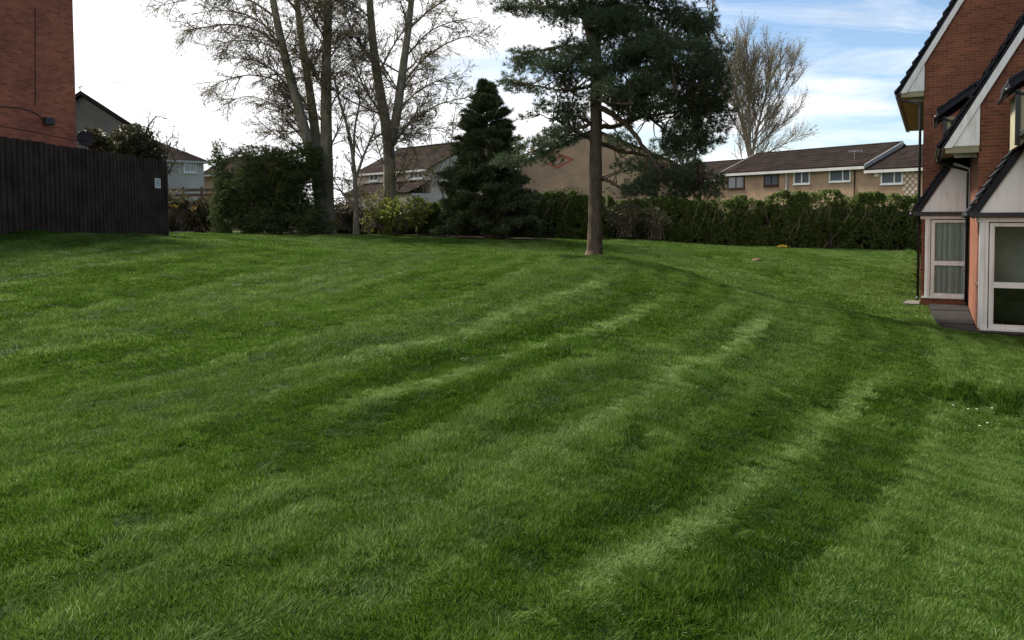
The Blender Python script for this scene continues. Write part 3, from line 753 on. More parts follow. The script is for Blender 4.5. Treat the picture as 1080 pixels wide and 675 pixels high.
# satellite dish on the corner
dc = at(90, 146, 24.2)
ds = empty('satellite_dish', dc, 'dark round satellite dish on the corner of the brick block', 'satellite dish')
V = []; Q = []; nr, na = 5, 20
nrm = unit(np.array([0.55, -0.75, 0.35])); a1 = unit(np.cross(nrm, HZ)); a2 = np.cross(nrm, a1)
for i in range(nr + 1):
    for j in range(na):
        r_ = 0.23 * i / nr; an = 2 * math.pi * j / na
        V.append(dc + r_ * (math.cos(an) * a1 + 1.1 * math.sin(an) * a2) + nrm * (0.9 * r_ * r_ - 0.07))
for i in range(nr):
    for j in range(na): Q.append((i * na + j, i * na + (j + 1) % na, (i + 1) * na + (j + 1) % na, (i + 1) * na + j))
np_obj('reflector', M['dish'], ds, V, Q, None, True)
MB().tube([dc - a2 * 0.26, dc + nrm * 0.34 - a2 * 0.05], 0.012, 5).build('feed_arm', M['dish'], ds)
MB().obox(dc + nrm * 0.32 - a2 * 0.08 - a1 * 0.03, a1 * 0.06, a2 * 0.07, nrm * 0.08).build('receiver', M['dish'], ds)
MB().tube([dc - nrm * 0.07, dc - nrm * 0.15, LC + HZ * dc[2] + np.array([0.0, 0.02, -0.05])], 0.02, 6).build('mount', M['dish'], ds)

# ---------------------------------------------------------------- black timber fence on the left
FB = at(172.5, 168, 25.6); FA = FB + (at(0, 146, 17.2) - FB) * 1.2
FA[2] = FB[2] = 4.22
fdir = FB - FA; flen = np.linalg.norm(fdir); fdir /= flen; fnor = np.array([fdir[1], -fdir[0], 0])
fn_ = empty('timber_fence', (FB[0], FB[1], gz(FB[0], FB[1])), 'tall black vertical board fence in front of the brick block', 'fence')
step = 0.105; nb = int(flen / step)
for k in range(nb + 1):
    q = FB - fdir * (k * step)
    zb = gz(q[0], q[1]) - 0.05
    o = MB().obox(np.array([q[0], q[1], zb]) + fnor * (0.004 if k % 2 else 0.030) + fdir * (0.03 if k % 2 else 0.0), fdir * -(0.135 if k % 2 else 0.082), fnor * 0.022, HZ * (4.22 + random.uniform(-0.012, 0.012) + 0.006 * math.sin(k * .3) - zb)).build('board', M['fence'], fn_)
for k in range(0, nb + 2, 18):
    q = FB - fdir * min(k * step + 0.05, flen)
    MB().obox(np.array([q[0], q[1], gz(q[0], q[1]) - 0.2]) - fnor * 0.16, fdir * -0.1, fnor * 0.1, HZ * (4.2 - gz(q[0], q[1]) + 0.2)).build('post', M['rail'], fn_)
for dz in (0.25, 1.1, 1.9):
    MB().obox(np.array([FB[0], FB[1], 4.22 - dz - 0.1]) - fnor * 0.055, fdir * -flen, fnor * 0.045, HZ * 0.09).build('rail', M['rail'], fn_)
p = FB - fdir * 0.25
MB().obox(np.array([FB[0], FB[1], gz(FB[0], FB[1]) - 0.1]) - fnor * 0.05 + fdir * 0.01, fdir * 0.1, fnor * 0.12, HZ * (4.3 - gz(FB[0], FB[1]))).build('end_post', M['fence'], fn_)
tp = FB - fdir * 0.42; tp = np.array([tp[0], tp[1], 4.22 - 0.86])
sg = empty('notice', tp, 'small white paper notice fixed near the end of the black fence', 'notice')
MB().obox(tp + fnor * 0.056, fdir * -0.42, fnor * 0.008, HZ * 0.30).build('sheet', M['paper'], sg)
for k in range(4):
    MB().obox(tp + fnor * 0.0645 - fdir * 0.06 + HZ * (0.23 - 0.05 * k), fdir * -(0.3 - 0.05 * (k % 2)), fnor * 0.001, HZ * 0.018).build('print_line', M['ink'], sg)

# ---------------------------------------------------------------- houses beyond the hedge
def plane_hit(px, py, P0, n):
    d = ray(px, py); o = np.array([0, 0, CAMZ]); t = ((P0 - o) @ n) / (d @ n); return o + d * t

def far_window(root, P0, n, x0, x1, y0, y1, frame, split=(0.5,), label=None, fw=0.09, dims=None):
    """window seen at photo pixels on the facade plane through P0 with outward normal n"""
    a = plane_hit(x0, (y0 + y1) / 2, P0, n); b_ = plane_hit(x1, (y0 + y1) / 2, P0, n)
    zt = plane_hit((x0 + x1) / 2, y0, P0, n)[2]; zb = plane_hit((x0 + x1) / 2, y1, P0, n)[2]
    e = b_ - a; e[2] = 0; w = np.linalg.norm(e); e /= w
    a = np.array([a[0], a[1], zb]); h = zt - zb
    f = MB()
    f.obox(a + n * 0.005, e * fw, n * 0.07, HZ * h); f.obox(a + n * 0.005 + e * (w - fw), e * fw, n * 0.07, HZ * h)
    f.obox(a + n * 0.004 + e * (fw + .002), e * (w - 2 * fw - .004), n * 0.066, HZ * fw); f.obox(a + n * 0.004 + e * (fw + .002) + HZ * (h - fw), e * (w - 2 * fw - .004), n * 0.066, HZ * fw)
    for s in split: f.obox(a + n * 0.004 + e * (w * s - fw * 0.5) + HZ * fw, e * fw, n * 0.062, HZ * (h - 2 * fw))
    o = f.build('window', frame, root)
    MB().obox(a - n * 0.02 + e * fw * .9 + HZ * fw * .9, e * (w - fw * 1.8), n * 0.045, HZ * (h - 1.8 * fw)).build('pane', M['glass_far'], o)
    MB().obox(a + n * 0.005 - e * 0.05 - HZ * 0.08, e * (w + 0.1), n * 0.13, HZ * 0.075).build('sill', frame, o)
    return o

TA, TB = at(915, 175, 64.0), at(765, 175, 76.5)
TA[2] = TB[2] = 0
te = TB - TA; tl = np.linalg.norm(te); te /= tl; tn = np.array([te[1], -te[0], 0])
if tn[1] > 0: tn = -tn                                 # faces the camera
def terrace(label, s0, s1, zeave, zridge, depth=9.0, over=0.35):
    """one house of the terrace between distances s0..s1 along its front"""
    a, b_ = TA + te * s0, TA + te * s1; e = b_ - a
    root = empty('terraced_house', (a[0], a[1], 0.7), label, 'house', 'beige terrace beyond the hedge')
    zb = 0.4
    mid = -tn * depth / 2
    pr = [a + HZ * zb, a - tn * depth + HZ * zb, a - tn * depth + HZ * (zeave), a + mid + HZ * (zridge - 0.12), a + HZ * zeave]
    MB().prism(pr, e).build('wall', M['beige'], root)
    th = 0.13; sl = (zridge - zeave) / (depth / 2)
    q = [a + tn * over + HZ * (zeave - over * sl + 0.02), a + mid + HZ * (zridge + 0.02), a + mid + HZ * (zridge + 0.02 + th), a + tn * over + HZ * (zeave - over * sl + 0.02 + th)]
    rf = MB().prism(q, e).build('roof', M['roof_far'], root)
    q = [a - tn * (depth + over) + HZ * (zeave - over * sl + 0.02), a + mid + HZ * (zridge + 0.021), a + mid + HZ * (zridge + 0.02 + th), a - tn * (depth + over) + HZ * (zeave - over * sl + 0.02 + th)]
    MB().prism(q, e).build('rear_roof', M['roof_far'], root)
    nn = 11; Ls = depth / 2 + over                     # tile courses as shallow steps
    for k in range(nn):
        f0, f1 = k / nn, (k + 1) / nn
        p0 = a + tn * (over - f0 * Ls) + HZ * (zeave - over * sl + th + 0.02 + f0 * Ls * sl); p1 = a + tn * (over - f1 * Ls) + HZ * (zeave - over * sl + th + 0.02 + f1 * Ls * sl)
        MB().prism([p0 + HZ * 0.004, p1 + HZ * 0.004, p1 + HZ * 0.012, p0 + HZ * 0.055], e * 0.9995).build('tile_course', M['roof_far'], rf)
    MB().tube([a + mid + HZ * (zridge + th + .03), b_ + mid + HZ * (zridge + th + .03)], 0.11, 8).build('ridge', M['roof_far'], rf)
    MB().obox(a + tn * (over + 0.01) + HZ * (zeave - over * sl - 0.16), e, tn * 0.10, HZ * 0.22).build('gutter', M['gutter'], root)
    MB().obox(a + HZ * (zeave - over * sl - 0.14) + tn * 0.005, e, tn * (over), HZ * 0.03).build('soffit', M['gutter'], root)
    return root
sL = tl                                                # where the far step is
def s_of(px):
    h = plane_hit(px, 180, TA, tn); return float((h - TA) @ te)
t3 = terrace('beige brick terraced house with white windows and roof aerial', 0.0, s_of(831), 5.95, 7.72)
t2 = terrace('beige brick terraced house with dark brown window frames', s_of(831) + 0.003, s_of(762), 5.95, 7.72)
t4 = terrace('beige brick terraced house with chequered panel and alarm box, roof a step lower', s_of(1000), -0.003, 5.60, 7.34)
t1 = terrace('terraced house half hidden behind the pine, roof a step lower', s_of(762) + 0.003, s_of(690), 5.45, 7.25)
far_window(t2, TA, tn, 767.5, 785.5, 186, 199, M['brownframe'])
far_window(t2, TA, tn, 806, 821.5, 183, 196, M['brownframe'])
far_window(t3, TA, tn, 837.5, 854.5, 180, 194, M['upvc'])
far_window(t3, TA, tn, 875, 897.5, 177, 191.5, M['upvc'], (0.64,))
far_window(t4, TA, tn, 929.5, 952.5, 179.5, 194, M['upvc'], (0.62,))
def far_pipe(root, px, y0, y1, mat, r=0.05):
    a = plane_hit(px, y0, TA, tn) + tn * 0.08; b_ = plane_hit(px, y1, TA, tn) + tn * 0.08; b_[0], b_[1] = a[0], a[1]
    MB().tube([a, b_], r, 6).build('downpipe', mat, root)
far_pipe(t3, 830.5, 181, 216, M['gutter'], 0.08); far_pipe(t3, 902, 176, 216, M['brownframe'], 0.05)
# verge boards where the roof steps
for s, z0, z1, rt in ((0.0, 5.95, 7.72, t3), (s_of(762), 5.95, 7.72, t2)):
    a = TA + te * s; sl = (z1 - z0) / 4.5
    MB().prism([a + tn * 0.40 + HZ * (z0 - 0.12 - .35 * sl), a - tn * 4.5 + HZ * (z1 - 0.10), a - tn * 4.5 + HZ * (z1 + 0.22), a + tn * 0.40 + HZ * (z0 + 0.2 - .35 * sl)], te * (-0.07 if s == 0 else 0.07)).build('verge_board', M['lead'], rt)
# chequered panel on the end house, raised headers
ck = []
p0 = plane_hit(953, 177, TA, tn); p1 = plane_hit(968, 205, TA, tn)
e4 = -te; w4 = abs((p1 - p0) @ te); zt4 = p0[2]; 
for r_ in range(9):
    for c_ in range(5):
        if (r_ + c_) % 2: continue
        q = p0 + e4 * (c_ * w4 / 5); q = np.array([q[0], q[1], zt4 - (r_ + 1) * 0.24])
        MB().obox(q + tn * 0.003, e4 * (w4 / 5 * 0.9), tn * 0.05, HZ * 0.21).build('chequer_block', M['cream'], t4)
q = plane_hit(925, 184, TA, tn)
al_ = empty('alarm_box', q, 'white alarm box on the end terraced house', 'alarm box')
MB().tube([q + tn * 0.0, q + tn * 0.12], [0.22, 0.17], 10).build('cover', M['upvc'], al_); MB().obox(q - te * 0.1 + HZ * -0.2, te * 0.2, tn * 0.05, HZ * 0.12).build('base', M['upvc'], al_)
# tv aerials
def aerial(base, h, label, w=0.9):
    r = empty('tv_aerial', base, label, 'aerial')
    MB().tube([base, base + HZ * h], 0.025, 5).build('mast', M['metal'], r)
    MB().tube([base + HZ * (h - .05) - np.array([w * .4, 0.2, 0]), base + HZ * (h - .05) + np.array([w * .6, -.2, .06])], 0.02, 5).build('boom', M['metal'], r)
    for k in range(5):
        c = base + HZ * (h - .05) + np.array([w * (-.35 + .22 * k), .17 - .09 * k, 0])
        MB().tube([c - np.array([0.03, .25, .09]), c + np.array([0.03, .25, .09])], 0.012, 4).build('element', M['metal'], r)
aerial(plane_hit(901, 174, TA - tn * 1.0, tn), 1.15, 'tv aerial on the terrace roof above the white windows')

def simple_house(name, label, A, B, n_depth, zb, ze, zr, wallmat, gable=True, over=0.3, group=None, hip=0.0):
    """house whose front runs A -> B (ground points), with a pitched roof whose ridge runs parallel"""
    e = B - A; L = np.linalg.norm(e); e = e / L; n = np.array([e[1], -e[0], 0]);
    if n[1] > 0: n = -n
    root = empty(name, (A[0], A[1], zb), label, 'house', group)
    mid = -n * n_depth / 2
    if hip <= 0:
        MB().prism([A + HZ * zb, A - n * n_depth + HZ * zb, A - n * n_depth + HZ * ze, A + mid + HZ * (zr - 0.1), A + HZ * ze], e * L).build('wall', wallmat, root)
        sl = (zr - ze) / (n_depth / 2)
        for sgn in (1, -1):
            st = A if sgn > 0 else A - n * n_depth
            q = [st + sgn * n * over + HZ * (ze - over * sl), A + mid + HZ * zr, A + mid + HZ * (zr + 0.16), st + sgn * n * over + HZ * (ze - over * sl + 0.15)]
            q = [p - e * 0.15 for p in q]
            MB().prism(q, e * (L + 0.3)).build('roof' if sgn > 0 else 'rear_roof', M['roof_far'], root)
            MB().obox(st + sgn * n * (over + .005) + HZ * (ze - over * sl - .08) - e * .1, e * (L + .2), sgn * n * 0.1, HZ * 0.16).build('gutter', M['gutter'], root)
        MB().tube([A + mid + HZ * (zr + .16) - e * .1, B + mid + HZ * (zr + .16) + e * .1], 0.1, 6).build('ridge', M['roof_far'], root)
    else:
        MB().obox(A + HZ * zb, e * L, -n * n_depth, HZ * (ze - zb)).build('wall', wallmat, root)
        o1 = A + n * over - e * over + HZ * ze; o2 = B + n * over + e * over + HZ * ze; o3 = B - n * (n_depth + over) + e * over + HZ * ze; o4 = A - n * (n_depth + over) - e * over + HZ * ze
        r1 = A + mid + e * hip + HZ * zr; r2 = B + mid - e * hip + HZ * zr
        m = MB(); m.v = [tuple(p) for p in (o1, o2, o3, o4, r1, r2)]; m.f = [(0, 1, 5, 4), (1, 2, 5), (2, 3, 4, 5), (3, 0, 4), (3, 2, 1, 0)]; m.build('roof', M['roof_far'], root)
        for p, q in ((o1, o2), (o2, o3), (o1, o4)):
            d = unit(q - p); MB().obox(p - HZ * 0.16, q - p, np.cross(d, HZ) * 0.08, HZ * 0.15).build('gutter', M['gutter'], root)
    return root, A, n

def gp(px, Y):
    p = at(px, 222, Y); p[2] = 0; return p
# pale house in the middle
A, B = gp(455, 60.0), gp(377, 68.0)
mh, P0, n0 = simple_house('pebbledash_house', 'pale pebbledash house with brown roof behind the bare trees', A, B, 8.0, 0.5, 5.75, 7.75, M['cream'])
far_window(mh, P0, n0, 390.5, 399.5, 182, 191, M['upvc']); far_window(mh, P0, n0, 432.5, 446, 180, 188.5, M['upvc'], (0.35, 0.68))
a_ = plane_hit(384, 203, P0, n0); b_ = plane_hit(455, 190, P0, n0); ee = unit((b_ - a_) * np.array([1, 1, 0])); LL = float((b_ - a_) @ ee)
zt = b_[2] - 0.1
MB().prism([a_ * [1, 1, 0] + HZ * zt, a_ * [1, 1, 0] + HZ * (zt + .12), a_ * [1, 1, 0] + n0 * 2.0 + HZ * (zt - .75), a_ * [1, 1, 0] + n0 * 2.0 + HZ * (zt - .9)], ee * LL).build('porch_roof', M['roof_far'], mh)
MB().obox(a_ * [1, 1, 0] + HZ * 0.5 + n0 * .01, ee * LL, n0 * 1.7, HZ * (zt - 1.35)).build('porch_wall', M['cream'], mh)
# off-white house on the left
A, B = gp(216, 60.0), gp(140, 56.0)
wh, P0, n0 = simple_house('hipped_house', 'off-white house with brown hipped roof between the fence and the dark evergreen', A, B, 8.0, 1.2, 6.35, 8.6, M['whitewall'], hip=3.4)
far_window(wh, P0, n0, 193, 206.5, 168.5, 182, M['upvc'], (0.5, 0.76))
far_window(wh, P0, n0, 168, 175, 163, 174, M['upvc'])
A, B = gp(262, 64.0), gp(215, 66.0)
oh, P0, n0 = simple_house('small_house', 'low orange-walled house edge beside the off-white house', A, B, 6.0, 1.2, 5.7, 7.0, M['beige'])
# grey gable house behind the block: its gable faces the camera
ga = at(88, 101, 46.0); gxx = at(150, 141, 46.0)
gr = empty('grey_house', (ga[0], ga[1], 1.5), 'grey rendered gable house behind the brick block', 'house')
w2 = (gxx - ga)[0]; sl2 = (ga[2] - gxx[2]) / w2
c0 = np.array([ga[0], 46.0, 0.0])
def gq(dx, z): return c0 + np.array([dx, 0, z])
MB().prism([gq(-w2, 1.0), gq(w2, 1.0), gq(w2, gxx[2]), gq(0, ga[2]), gq(-w2, gxx[2])], (-7, 10, 0)).build('wall', M['greyrender'], gr)
for sg_ in (1, -1):
    MB().prism([gq(0, ga[2] + .02), gq(sg_ * (w2 + .4), gxx[2] - .4 * sl2 + .02), gq(sg_ * (w2 + .4), gxx[2] - .4 * sl2 + .24), gq(0, ga[2] + .24)], (-7.2, 10.3, 0)).build('roof', M['roof_far'], gr).location.y -= 0.3
aerial(np.array([at(84.5, 100, 47.5)[0], 47.5, ga[2] - 0.1]), 0.85, 'thin aerial on the grey gable house', 0.35)
# beige gable end behind the pine
ea = at(545, 205, 66.0); eb = at(712, 205, 63.5); ea[2] = eb[2] = 0
en = eb - ea; eL = np.linalg.norm(en); en /= eL; enn = np.array([en[1], -en[0], 0]); enn = enn if enn[1] < 0 else -enn
eh = empty('gable_end_house', (ea[0], ea[1], 0.8), 'beige brick gable end with red brick diamond behind the pine trunk', 'house')
zpk = plane_hit(628, 138, ea, enn)[2]; zev = plane_hit(545, 176, ea, enn)[2]
pts = [ea + HZ * 0.5, eb + HZ * 0.5, eb + HZ * zev, (ea + eb) / 2 + HZ * zpk, ea + HZ * zev]
exv = np.array([3.2, 12.0, 0]); MB().prism(pts, exv).build('wall', M['beige'], eh)
for P_, in ((ea,), (eb,)):
    pk = (ea + eb) / 2
    MB().prism([P_ + HZ * (zev + .01), pk + HZ * (zpk + .01), pk + HZ * (zpk + .2), P_ + HZ * (zev + .2)], exv * 1.03).build('roof', M['roof_far'], eh).location = tuple(enn * 0.25)
dm_ = [(577, 173), (592, 162.5), (606, 168), (587.5, 178)]
D3 = [plane_hit(x, y, ea, enn) + enn * 0.002 for x, y in dm_]
for i in range(4):
    p, q = D3[i], D3[(i + 1) % 4]; c = sum(D3) / 4
    MB().prism([p, q, q + (c - q) * 0.32, p + (c - p) * 0.32], enn * 0.02).build('red_brick_band', M['redbrick_strip'], eh)

# ---------------------------------------------------------------- trees
def resample(P, n):
    P = np.asarray(P, float)
    seg = np.r_[0, np.cumsum(np.linalg.norm(np.diff(P, axis=0), axis=1))]
    t = np.linspace(0, seg[-1], n)
    # Catmull-like smoothing through cubic interpolation of each axis
    out = np.stack([np.interp(t, seg, P[:, k]) for k in range(3)], 1)
    for _ in range(2):
        out[1:-1] = 0.25 * out[:-2] + 0.5 * out[1:-1] + 0.25 * out[2:]
    return out

def walk(p, d, L, n, wob, trop, tropw):
    pts = [p]; d = d / np.linalg.norm(d); st = L / n
    for i in range(n):
        d = d + rng.normal(size=3) * wob + trop * tropw
        d /= np.linalg.norm(d); p = p + d * st; pts.append(p)
    return np.array(pts)

def spawn(tubes, tips, poly, rad, level, spec):
    """side shoots along a parent polyline; spec is a list of dicts, one per level"""
    if level >= len(spec): return
    s = spec[level]; m = len(poly)
    seg = np.linalg.norm(np.diff(poly, axis=0), axis=1).sum()
    cnt = max(1, int(s['n'] * (seg / s.get('per', seg)) * rng.uniform(0.8, 1.2)))
    for _ in range(cnt):
        t = s['t0'] + (1 - s['t0']) * rng.uniform() ** s.get('pw', 1.0)
        i = min(int(t * (m - 1)), m - 2); f = t * (m - 1) - i
        p = poly[i] * (1 - f) + poly[i + 1] * f; tg = unit(poly[i + 1] - poly[i])
        r = rad[i] * (1 - f) + rad[i + 1] * f
        sd = rng.normal(size=3); sd = unit(sd - tg * (sd @ tg))
        if 'side' in s: sd = unit(sd + s['side'] * s.get('sidew', 0.6)); sd = unit(sd - tg * (sd @ tg) * 0.7)
        sd[1] *= s.get('flat', 1.0)
        an = R(s['ang'] + rng.uniform(-12, 12))
        d = math.cos(an) * tg + math.sin(an) * sd
        L = s['len'] * rng.uniform(0.55, 1.2) * (1 - s.get('tap', 0.45) * t)
        r0 = min(s['r'] * rng.uniform(0.7, 1.2), r * 0.75)
        pl = walk(p, d, L, s['seg'], s['wob'], s['trop'], s['tw'])
        rr = np.linspace(r0, s['rt'], len(pl))
        tubes.add(pl, rr, s.get('sides', 4))
        if s.get('tips'): tips.append(pl)
        spawn(tubes, tips, pl, rr, level + 1, spec)
UP = np.array([0, 0, 1.0])

def px_line(pts, Y, n=14):
    """pts: (px, py, depth offset)"""
    return resample([at(p[0], p[1], Y + (p[2] if len(p) > 2 else 0)) for p in pts], n)

def bare_tree(name, label, Y, stems, spec, bark, twigm, leafm, leaf_n, leaf_s, group=None, base=None, leaf_name='buds', moss_limbs=None):
    b0 = at(*base, Y); root = empty(name, (b0[0], b0[1], gz(b0[0], b0[1])), label, 'tree', group)
    tr = Tubes(); br = Tubes(); tips = []
    for pts, r0, r1 in stems:
        P = px_line(pts, Y, 18); P[0][2] = min(P[0][2], gz(P[0][0], P[0][1]) - 0.15) if pts[0][1] > 238 else P[0][2]
        rr = np.linspace(r0, r1, len(P)) ** 1.0
        if pts[0][1] > 238: rr[0] *= 1.3; rr[1] *= 1.1
        tr.add(P, rr, 9); spawn(br, tips, P, rr, 0, spec)
    for pts, r0, r1 in (moss_limbs or []):
        P = px_line(pts, Y, 12); rr = np.linspace(r0, r1, len(P)); br.add(P, rr, 6); tips.append(P[5:]); spawn(br, tips, P, rr, 1, spec)
    tr.build('trunk', bark, root); br.build('branches', twigm, root)
    if leafm is not None and leaf_n > 0 and tips:
        pp = []
        for pl in tips:
            k = rng.poisson(leaf_n)
            if k: 
                t = rng.uniform(0.15, 1, k) * (len(pl) - 1); i = np.minimum(t.astype(int), len(pl) - 2); f = (t - i)[:, None]
                pp.append(pl[i] * (1 - f) + pl[i + 1] * f + rng.normal(size=(k, 3)) * leaf_s * 0.7)
        P = np.concatenate(pp); V, Q = leaf_quads(P, leaf_s, 1.5)
        np_obj(leaf_name, leafm, root, V, Q)['kind'] = 'stuff'
    return root

LEFT = np.array([-1.0, 0, 0])
spec_a = [dict(n=15, t0=0.20, ang=48, len=3.6, r=0.055, rt=0.018, seg=8, wob=0.10, trop=UP, tw=0.02, tap=0.35, sides=5, flat=0.8),
          dict(n=15, per=3.0, t0=0.10, ang=42, len=1.6, r=0.022, rt=0.010, seg=5, wob=0.14, trop=UP, tw=-0.015, tap=0.4, sides=4),
          dict(n=11, t0=0.08, ang=40, len=0.8, r=0.011, rt=0.006, seg=4, wob=0.18, trop=UP, tw=-0.05, tap=0.3, sides=3, tips=True)]
YP = 40.0
bare_tree('bare_tree', 'tall bare tree of three leaning stems behind the dark evergreen bush', YP,
    [([(341, 245, 0), (339, 215, 0), (334, 180, 0), (322, 140, -.3), (303, 70, -.6), (291, 20, -.8), (283, -30, -1), (272, -90, -1)], 0.33, 0.10),
     ([(340, 245, .3), (340, 205, .3), (334, 150, .5), (326, 90, .6), (316, 30, .8), (310, -30, 1), (300, -90, 1)], 0.30, 0.09),
     ([(345, 245, .1), (345, 200, .1), (344, 130, 0), (344, 60, 0), (347, 0, 0), (350, -60, 0), (352, -110, 0)], 0.36, 0.11)],
    spec_a, M['bark'], M['twig'], M['buds'], 3.0, 0.048, 'bare trees along the hedge', (341, 245),
    moss_limbs=[([(318, 118, 0), (300, 85), (280, 66), (255, 60), (232, 62)], 0.07, 0.015), ([(299, 52), (272, 30), (240, 24), (210, 30), (190, 33)], 0.07, 0.015), ([(292, 20), (268, 0), (235, -8), (195, 0), (168, 6)], 0.065, 0.015),
                ([(330, 150), (310, 128), (290, 110), (262, 98), (240, 108)], 0.05, 0.012), ([(286, -10), (258, -30), (220, -36), (180, -25)], 0.06, 0.014), ([(345, 100), (330, 78), (322, 55), (318, 30)], 0.05, 0.015),
                ([(338, 195), (318, 190), (300, 196), (284, 208)], 0.03, 0.008), ([(338, 205), (322, 212), (305, 212), (290, 222)], 0.03, 0.008), ([(344, 190), (360, 186), (372, 196), (380, 208)], 0.03, 0.008), ([(310, 95), (288, 82), (262, 78), (236, 84), (222, 92)], 0.05, 0.012), ([(302, 60), (280, 44), (250, 42), (222, 48)], 0.05, 0.012), ([(296, 40), (262, 14), (226, 10), (200, 16)], 0.055, 0.012), ([(325, 80), (340, 50), (356, 30), (372, 15)], 0.05, 0.012), ([(326, 135), (306, 140), (288, 136), (272, 142)], 0.035, 0.01)])
bare_tree('bare_tree', 'bare forked tree rising from the yellow-green shrub', YP + 0.8,
    [([(412, 246, 0), (411, 215, 0), (411, 180, 0), (411, 148, 0), (405, 120, .2), (396, 70, .3), (391, 20, .3), (388, -40, .3), (385, -90, .3)], 0.36, 0.10),
     ([(412, 150, 0), (418, 128, -.2), (424, 80, -.4), (431, 30, -.5), (436, -20, -.6), (440, -80, -.6)], 0.25, 0.09)],
    spec_a, M['bark'], M['twig'], M['buds'], 3.0, 0.048, 'bare trees along the hedge', (412, 246),
    moss_limbs=[([(411, 160, 0), (430, 130), (455, 112), (480, 105), (505, 100)], 0.05, 0.012), ([(424, 90), (445, 62), (470, 45), (500, 35), (515, 40)], 0.06, 0.012), ([(432, 30), (455, 8), (485, -8), (515, -8)], 0.06, 0.012),
                ([(410, 205), (425, 175), (432, 150), (436, 125)], 0.05, 0.015), ([(411, 212), (424, 195), (440, 180), (462, 190)], 0.04, 0.012), ([(409, 190), (395, 205), (385, 214)], 0.04, 0.01),
                ([(405, 125), (385, 95), (370, 60), (362, 30)], 0.06, 0.014), ([(395, 70), (375, 40), (362, 10), (355, -20)], 0.06, 0.014), ([(409, 185, 0), (396, 150, 0), (393, 120, 0), (396, 100, 0)], 0.04, 0.012), ([(420, 115), (440, 96), (462, 84), (488, 78)], 0.05, 0.012), ([(428, 60), (452, 32), (478, 22), (505, 18)], 0.05, 0.012), ([(416, 140), (436, 142), (458, 134), (478, 138)], 0.035, 0.01)])
spec_s = [dict(n=11, t0=0.25, ang=42, len=1.7, r=0.03, rt=0.010, seg=6, wob=0.16, trop=UP, tw=0.05, tap=0.4, sides=4),
          dict(n=8, t0=0.15, ang=42, len=0.8, r=0.012, rt=0.005, seg=4, wob=0.2, trop=UP, tw=0.0, tap=0.4, sides=3, tips=True)]
bare_tree('bare_tree', 'slim bare tree between the two taller ones, forking low', YP - 0.6,
    [([(376, 246, 0), (376, 215), (374, 185), (372, 160), (366, 130), (357, 105), (352, 80)], 0.14, 0.04),
     ([(375, 190, 0), (383, 165), (392, 145), (398, 128)], 0.08, 0.03), ([(375, 215, 0), (362, 205), (352, 190)], 0.06, 0.02), ([(373, 165, 0), (374, 135), (380, 105), (376, 75)], 0.07, 0.02)],
    spec_s, M['bark'], M['twig'], M['buds'], 2.6, 0.05, 'bare trees along the hedge', (376, 246))
# slim birch-like saplings in front of the conifer with fresh leaves
bare_tree('sapling', 'thin leafing sapling in front of the dark conifer', YP - 0.4,
    [([(472, 247, 0), (473, 210), (474, 170), (478, 130), (482, 105)], 0.05, 0.015), ([(473, 205, 0), (490, 160), (505, 128)], 0.03, 0.01), ([(474, 225, 0), (462, 190), (455, 150), (452, 120)], 0.03, 0.01), ([(476, 235, 0), (500, 205), (522, 190)], 0.03, 0.01)],
    [dict(n=14, t0=0.2, ang=34, len=1.3, r=0.014, rt=0.006, seg=5, wob=0.12, trop=UP, tw=0.07, tap=0.3, sides=3), dict(n=5, t0=0.2, ang=34, len=0.5, r=0.007, rt=0.004, seg=3, wob=0.15, trop=UP, tw=0.05, sides=3, tips=True)],
    M['twig'], M['twig'], M['spring'], 5.0, 0.06, None, (472, 247), 'leaves')
# pale poplar far behind the terrace
spec_p = [dict(n=17, t0=0.08, ang=31, len=5.6, r=0.075, rt=0.02, seg=9, wob=0.035, trop=UP, tw=0.055, tap=0.55, sides=5, flat=0.8),
          dict(n=24, per=5.5, t0=0.08, ang=27, len=2.8, r=0.028, rt=0.012, seg=6, wob=0.05, trop=UP, tw=0.08, tap=0.4, sides=3),
          dict(n=8, t0=0.12, ang=25, len=1.4, r=0.015, rt=0.009, seg=3, wob=0.06, trop=UP, tw=0.08, tap=0.3, sides=3, tips=True)]
YQ = 84.0
bare_tree('poplar', 'tall pale bare poplar behind the terrace roof', YQ,
    [([(791, 215, 0), (791, 165), (790, 120), (789, 70), (788, 50), (786, 34)], 0.26, 0.03), ([(791, 175, 0), (800, 130), (813, 80), (822, 66), (828, 56)], 0.18, 0.03), ([(791, 168, 0), (780, 120), (772, 80), (766, 55)], 0.18, 0.03)],
    spec_p, M['poplarbark'], M['poplarbark'], M['poplarbuds'], 1.6, 0.085, None, (791, 215),
    moss_limbs=[([(793, 160), (812, 142), (832, 124), (845, 112)], 0.08, 0.02), ([(793, 150), (815, 120), (832, 95), (841, 78)], 0.08, 0.02), ([(790, 155), (774, 130), (762, 100), (754, 70)], 0.08, 0.02), ([(793, 168), (815, 158), (832, 150), (845, 142)], 0.07, 0.02), ([(796, 140), (818, 105), (833, 78), (838, 58)], 0.08, 0.02)])
# narrow bare tree rising behind the pine's right edge
bare_tree('poplar', 'narrow bare poplar top showing above the right side of the pine', YQ + 3,
    [([(728, 215, 0), (738, 120), (748, 50), (752, -5)], 0.18, 0.03)],
    [dict(n=20, t0=0.35, ang=20, len=5.0, r=0.09, rt=0.02, seg=7, wob=0.03, trop=UP, tw=0.05, tap=0.6, sides=4), dict(n=9, t0=0.12, ang=22, len=1.8, r=0.03, rt=0.012, seg=5, wob=0.05, trop=UP, tw=0.06, sides=3, tips=True)],
    M['poplarbark'], M['poplarbark'], M['poplarbuds'], 3.0, 0.12, None, (752, 215))

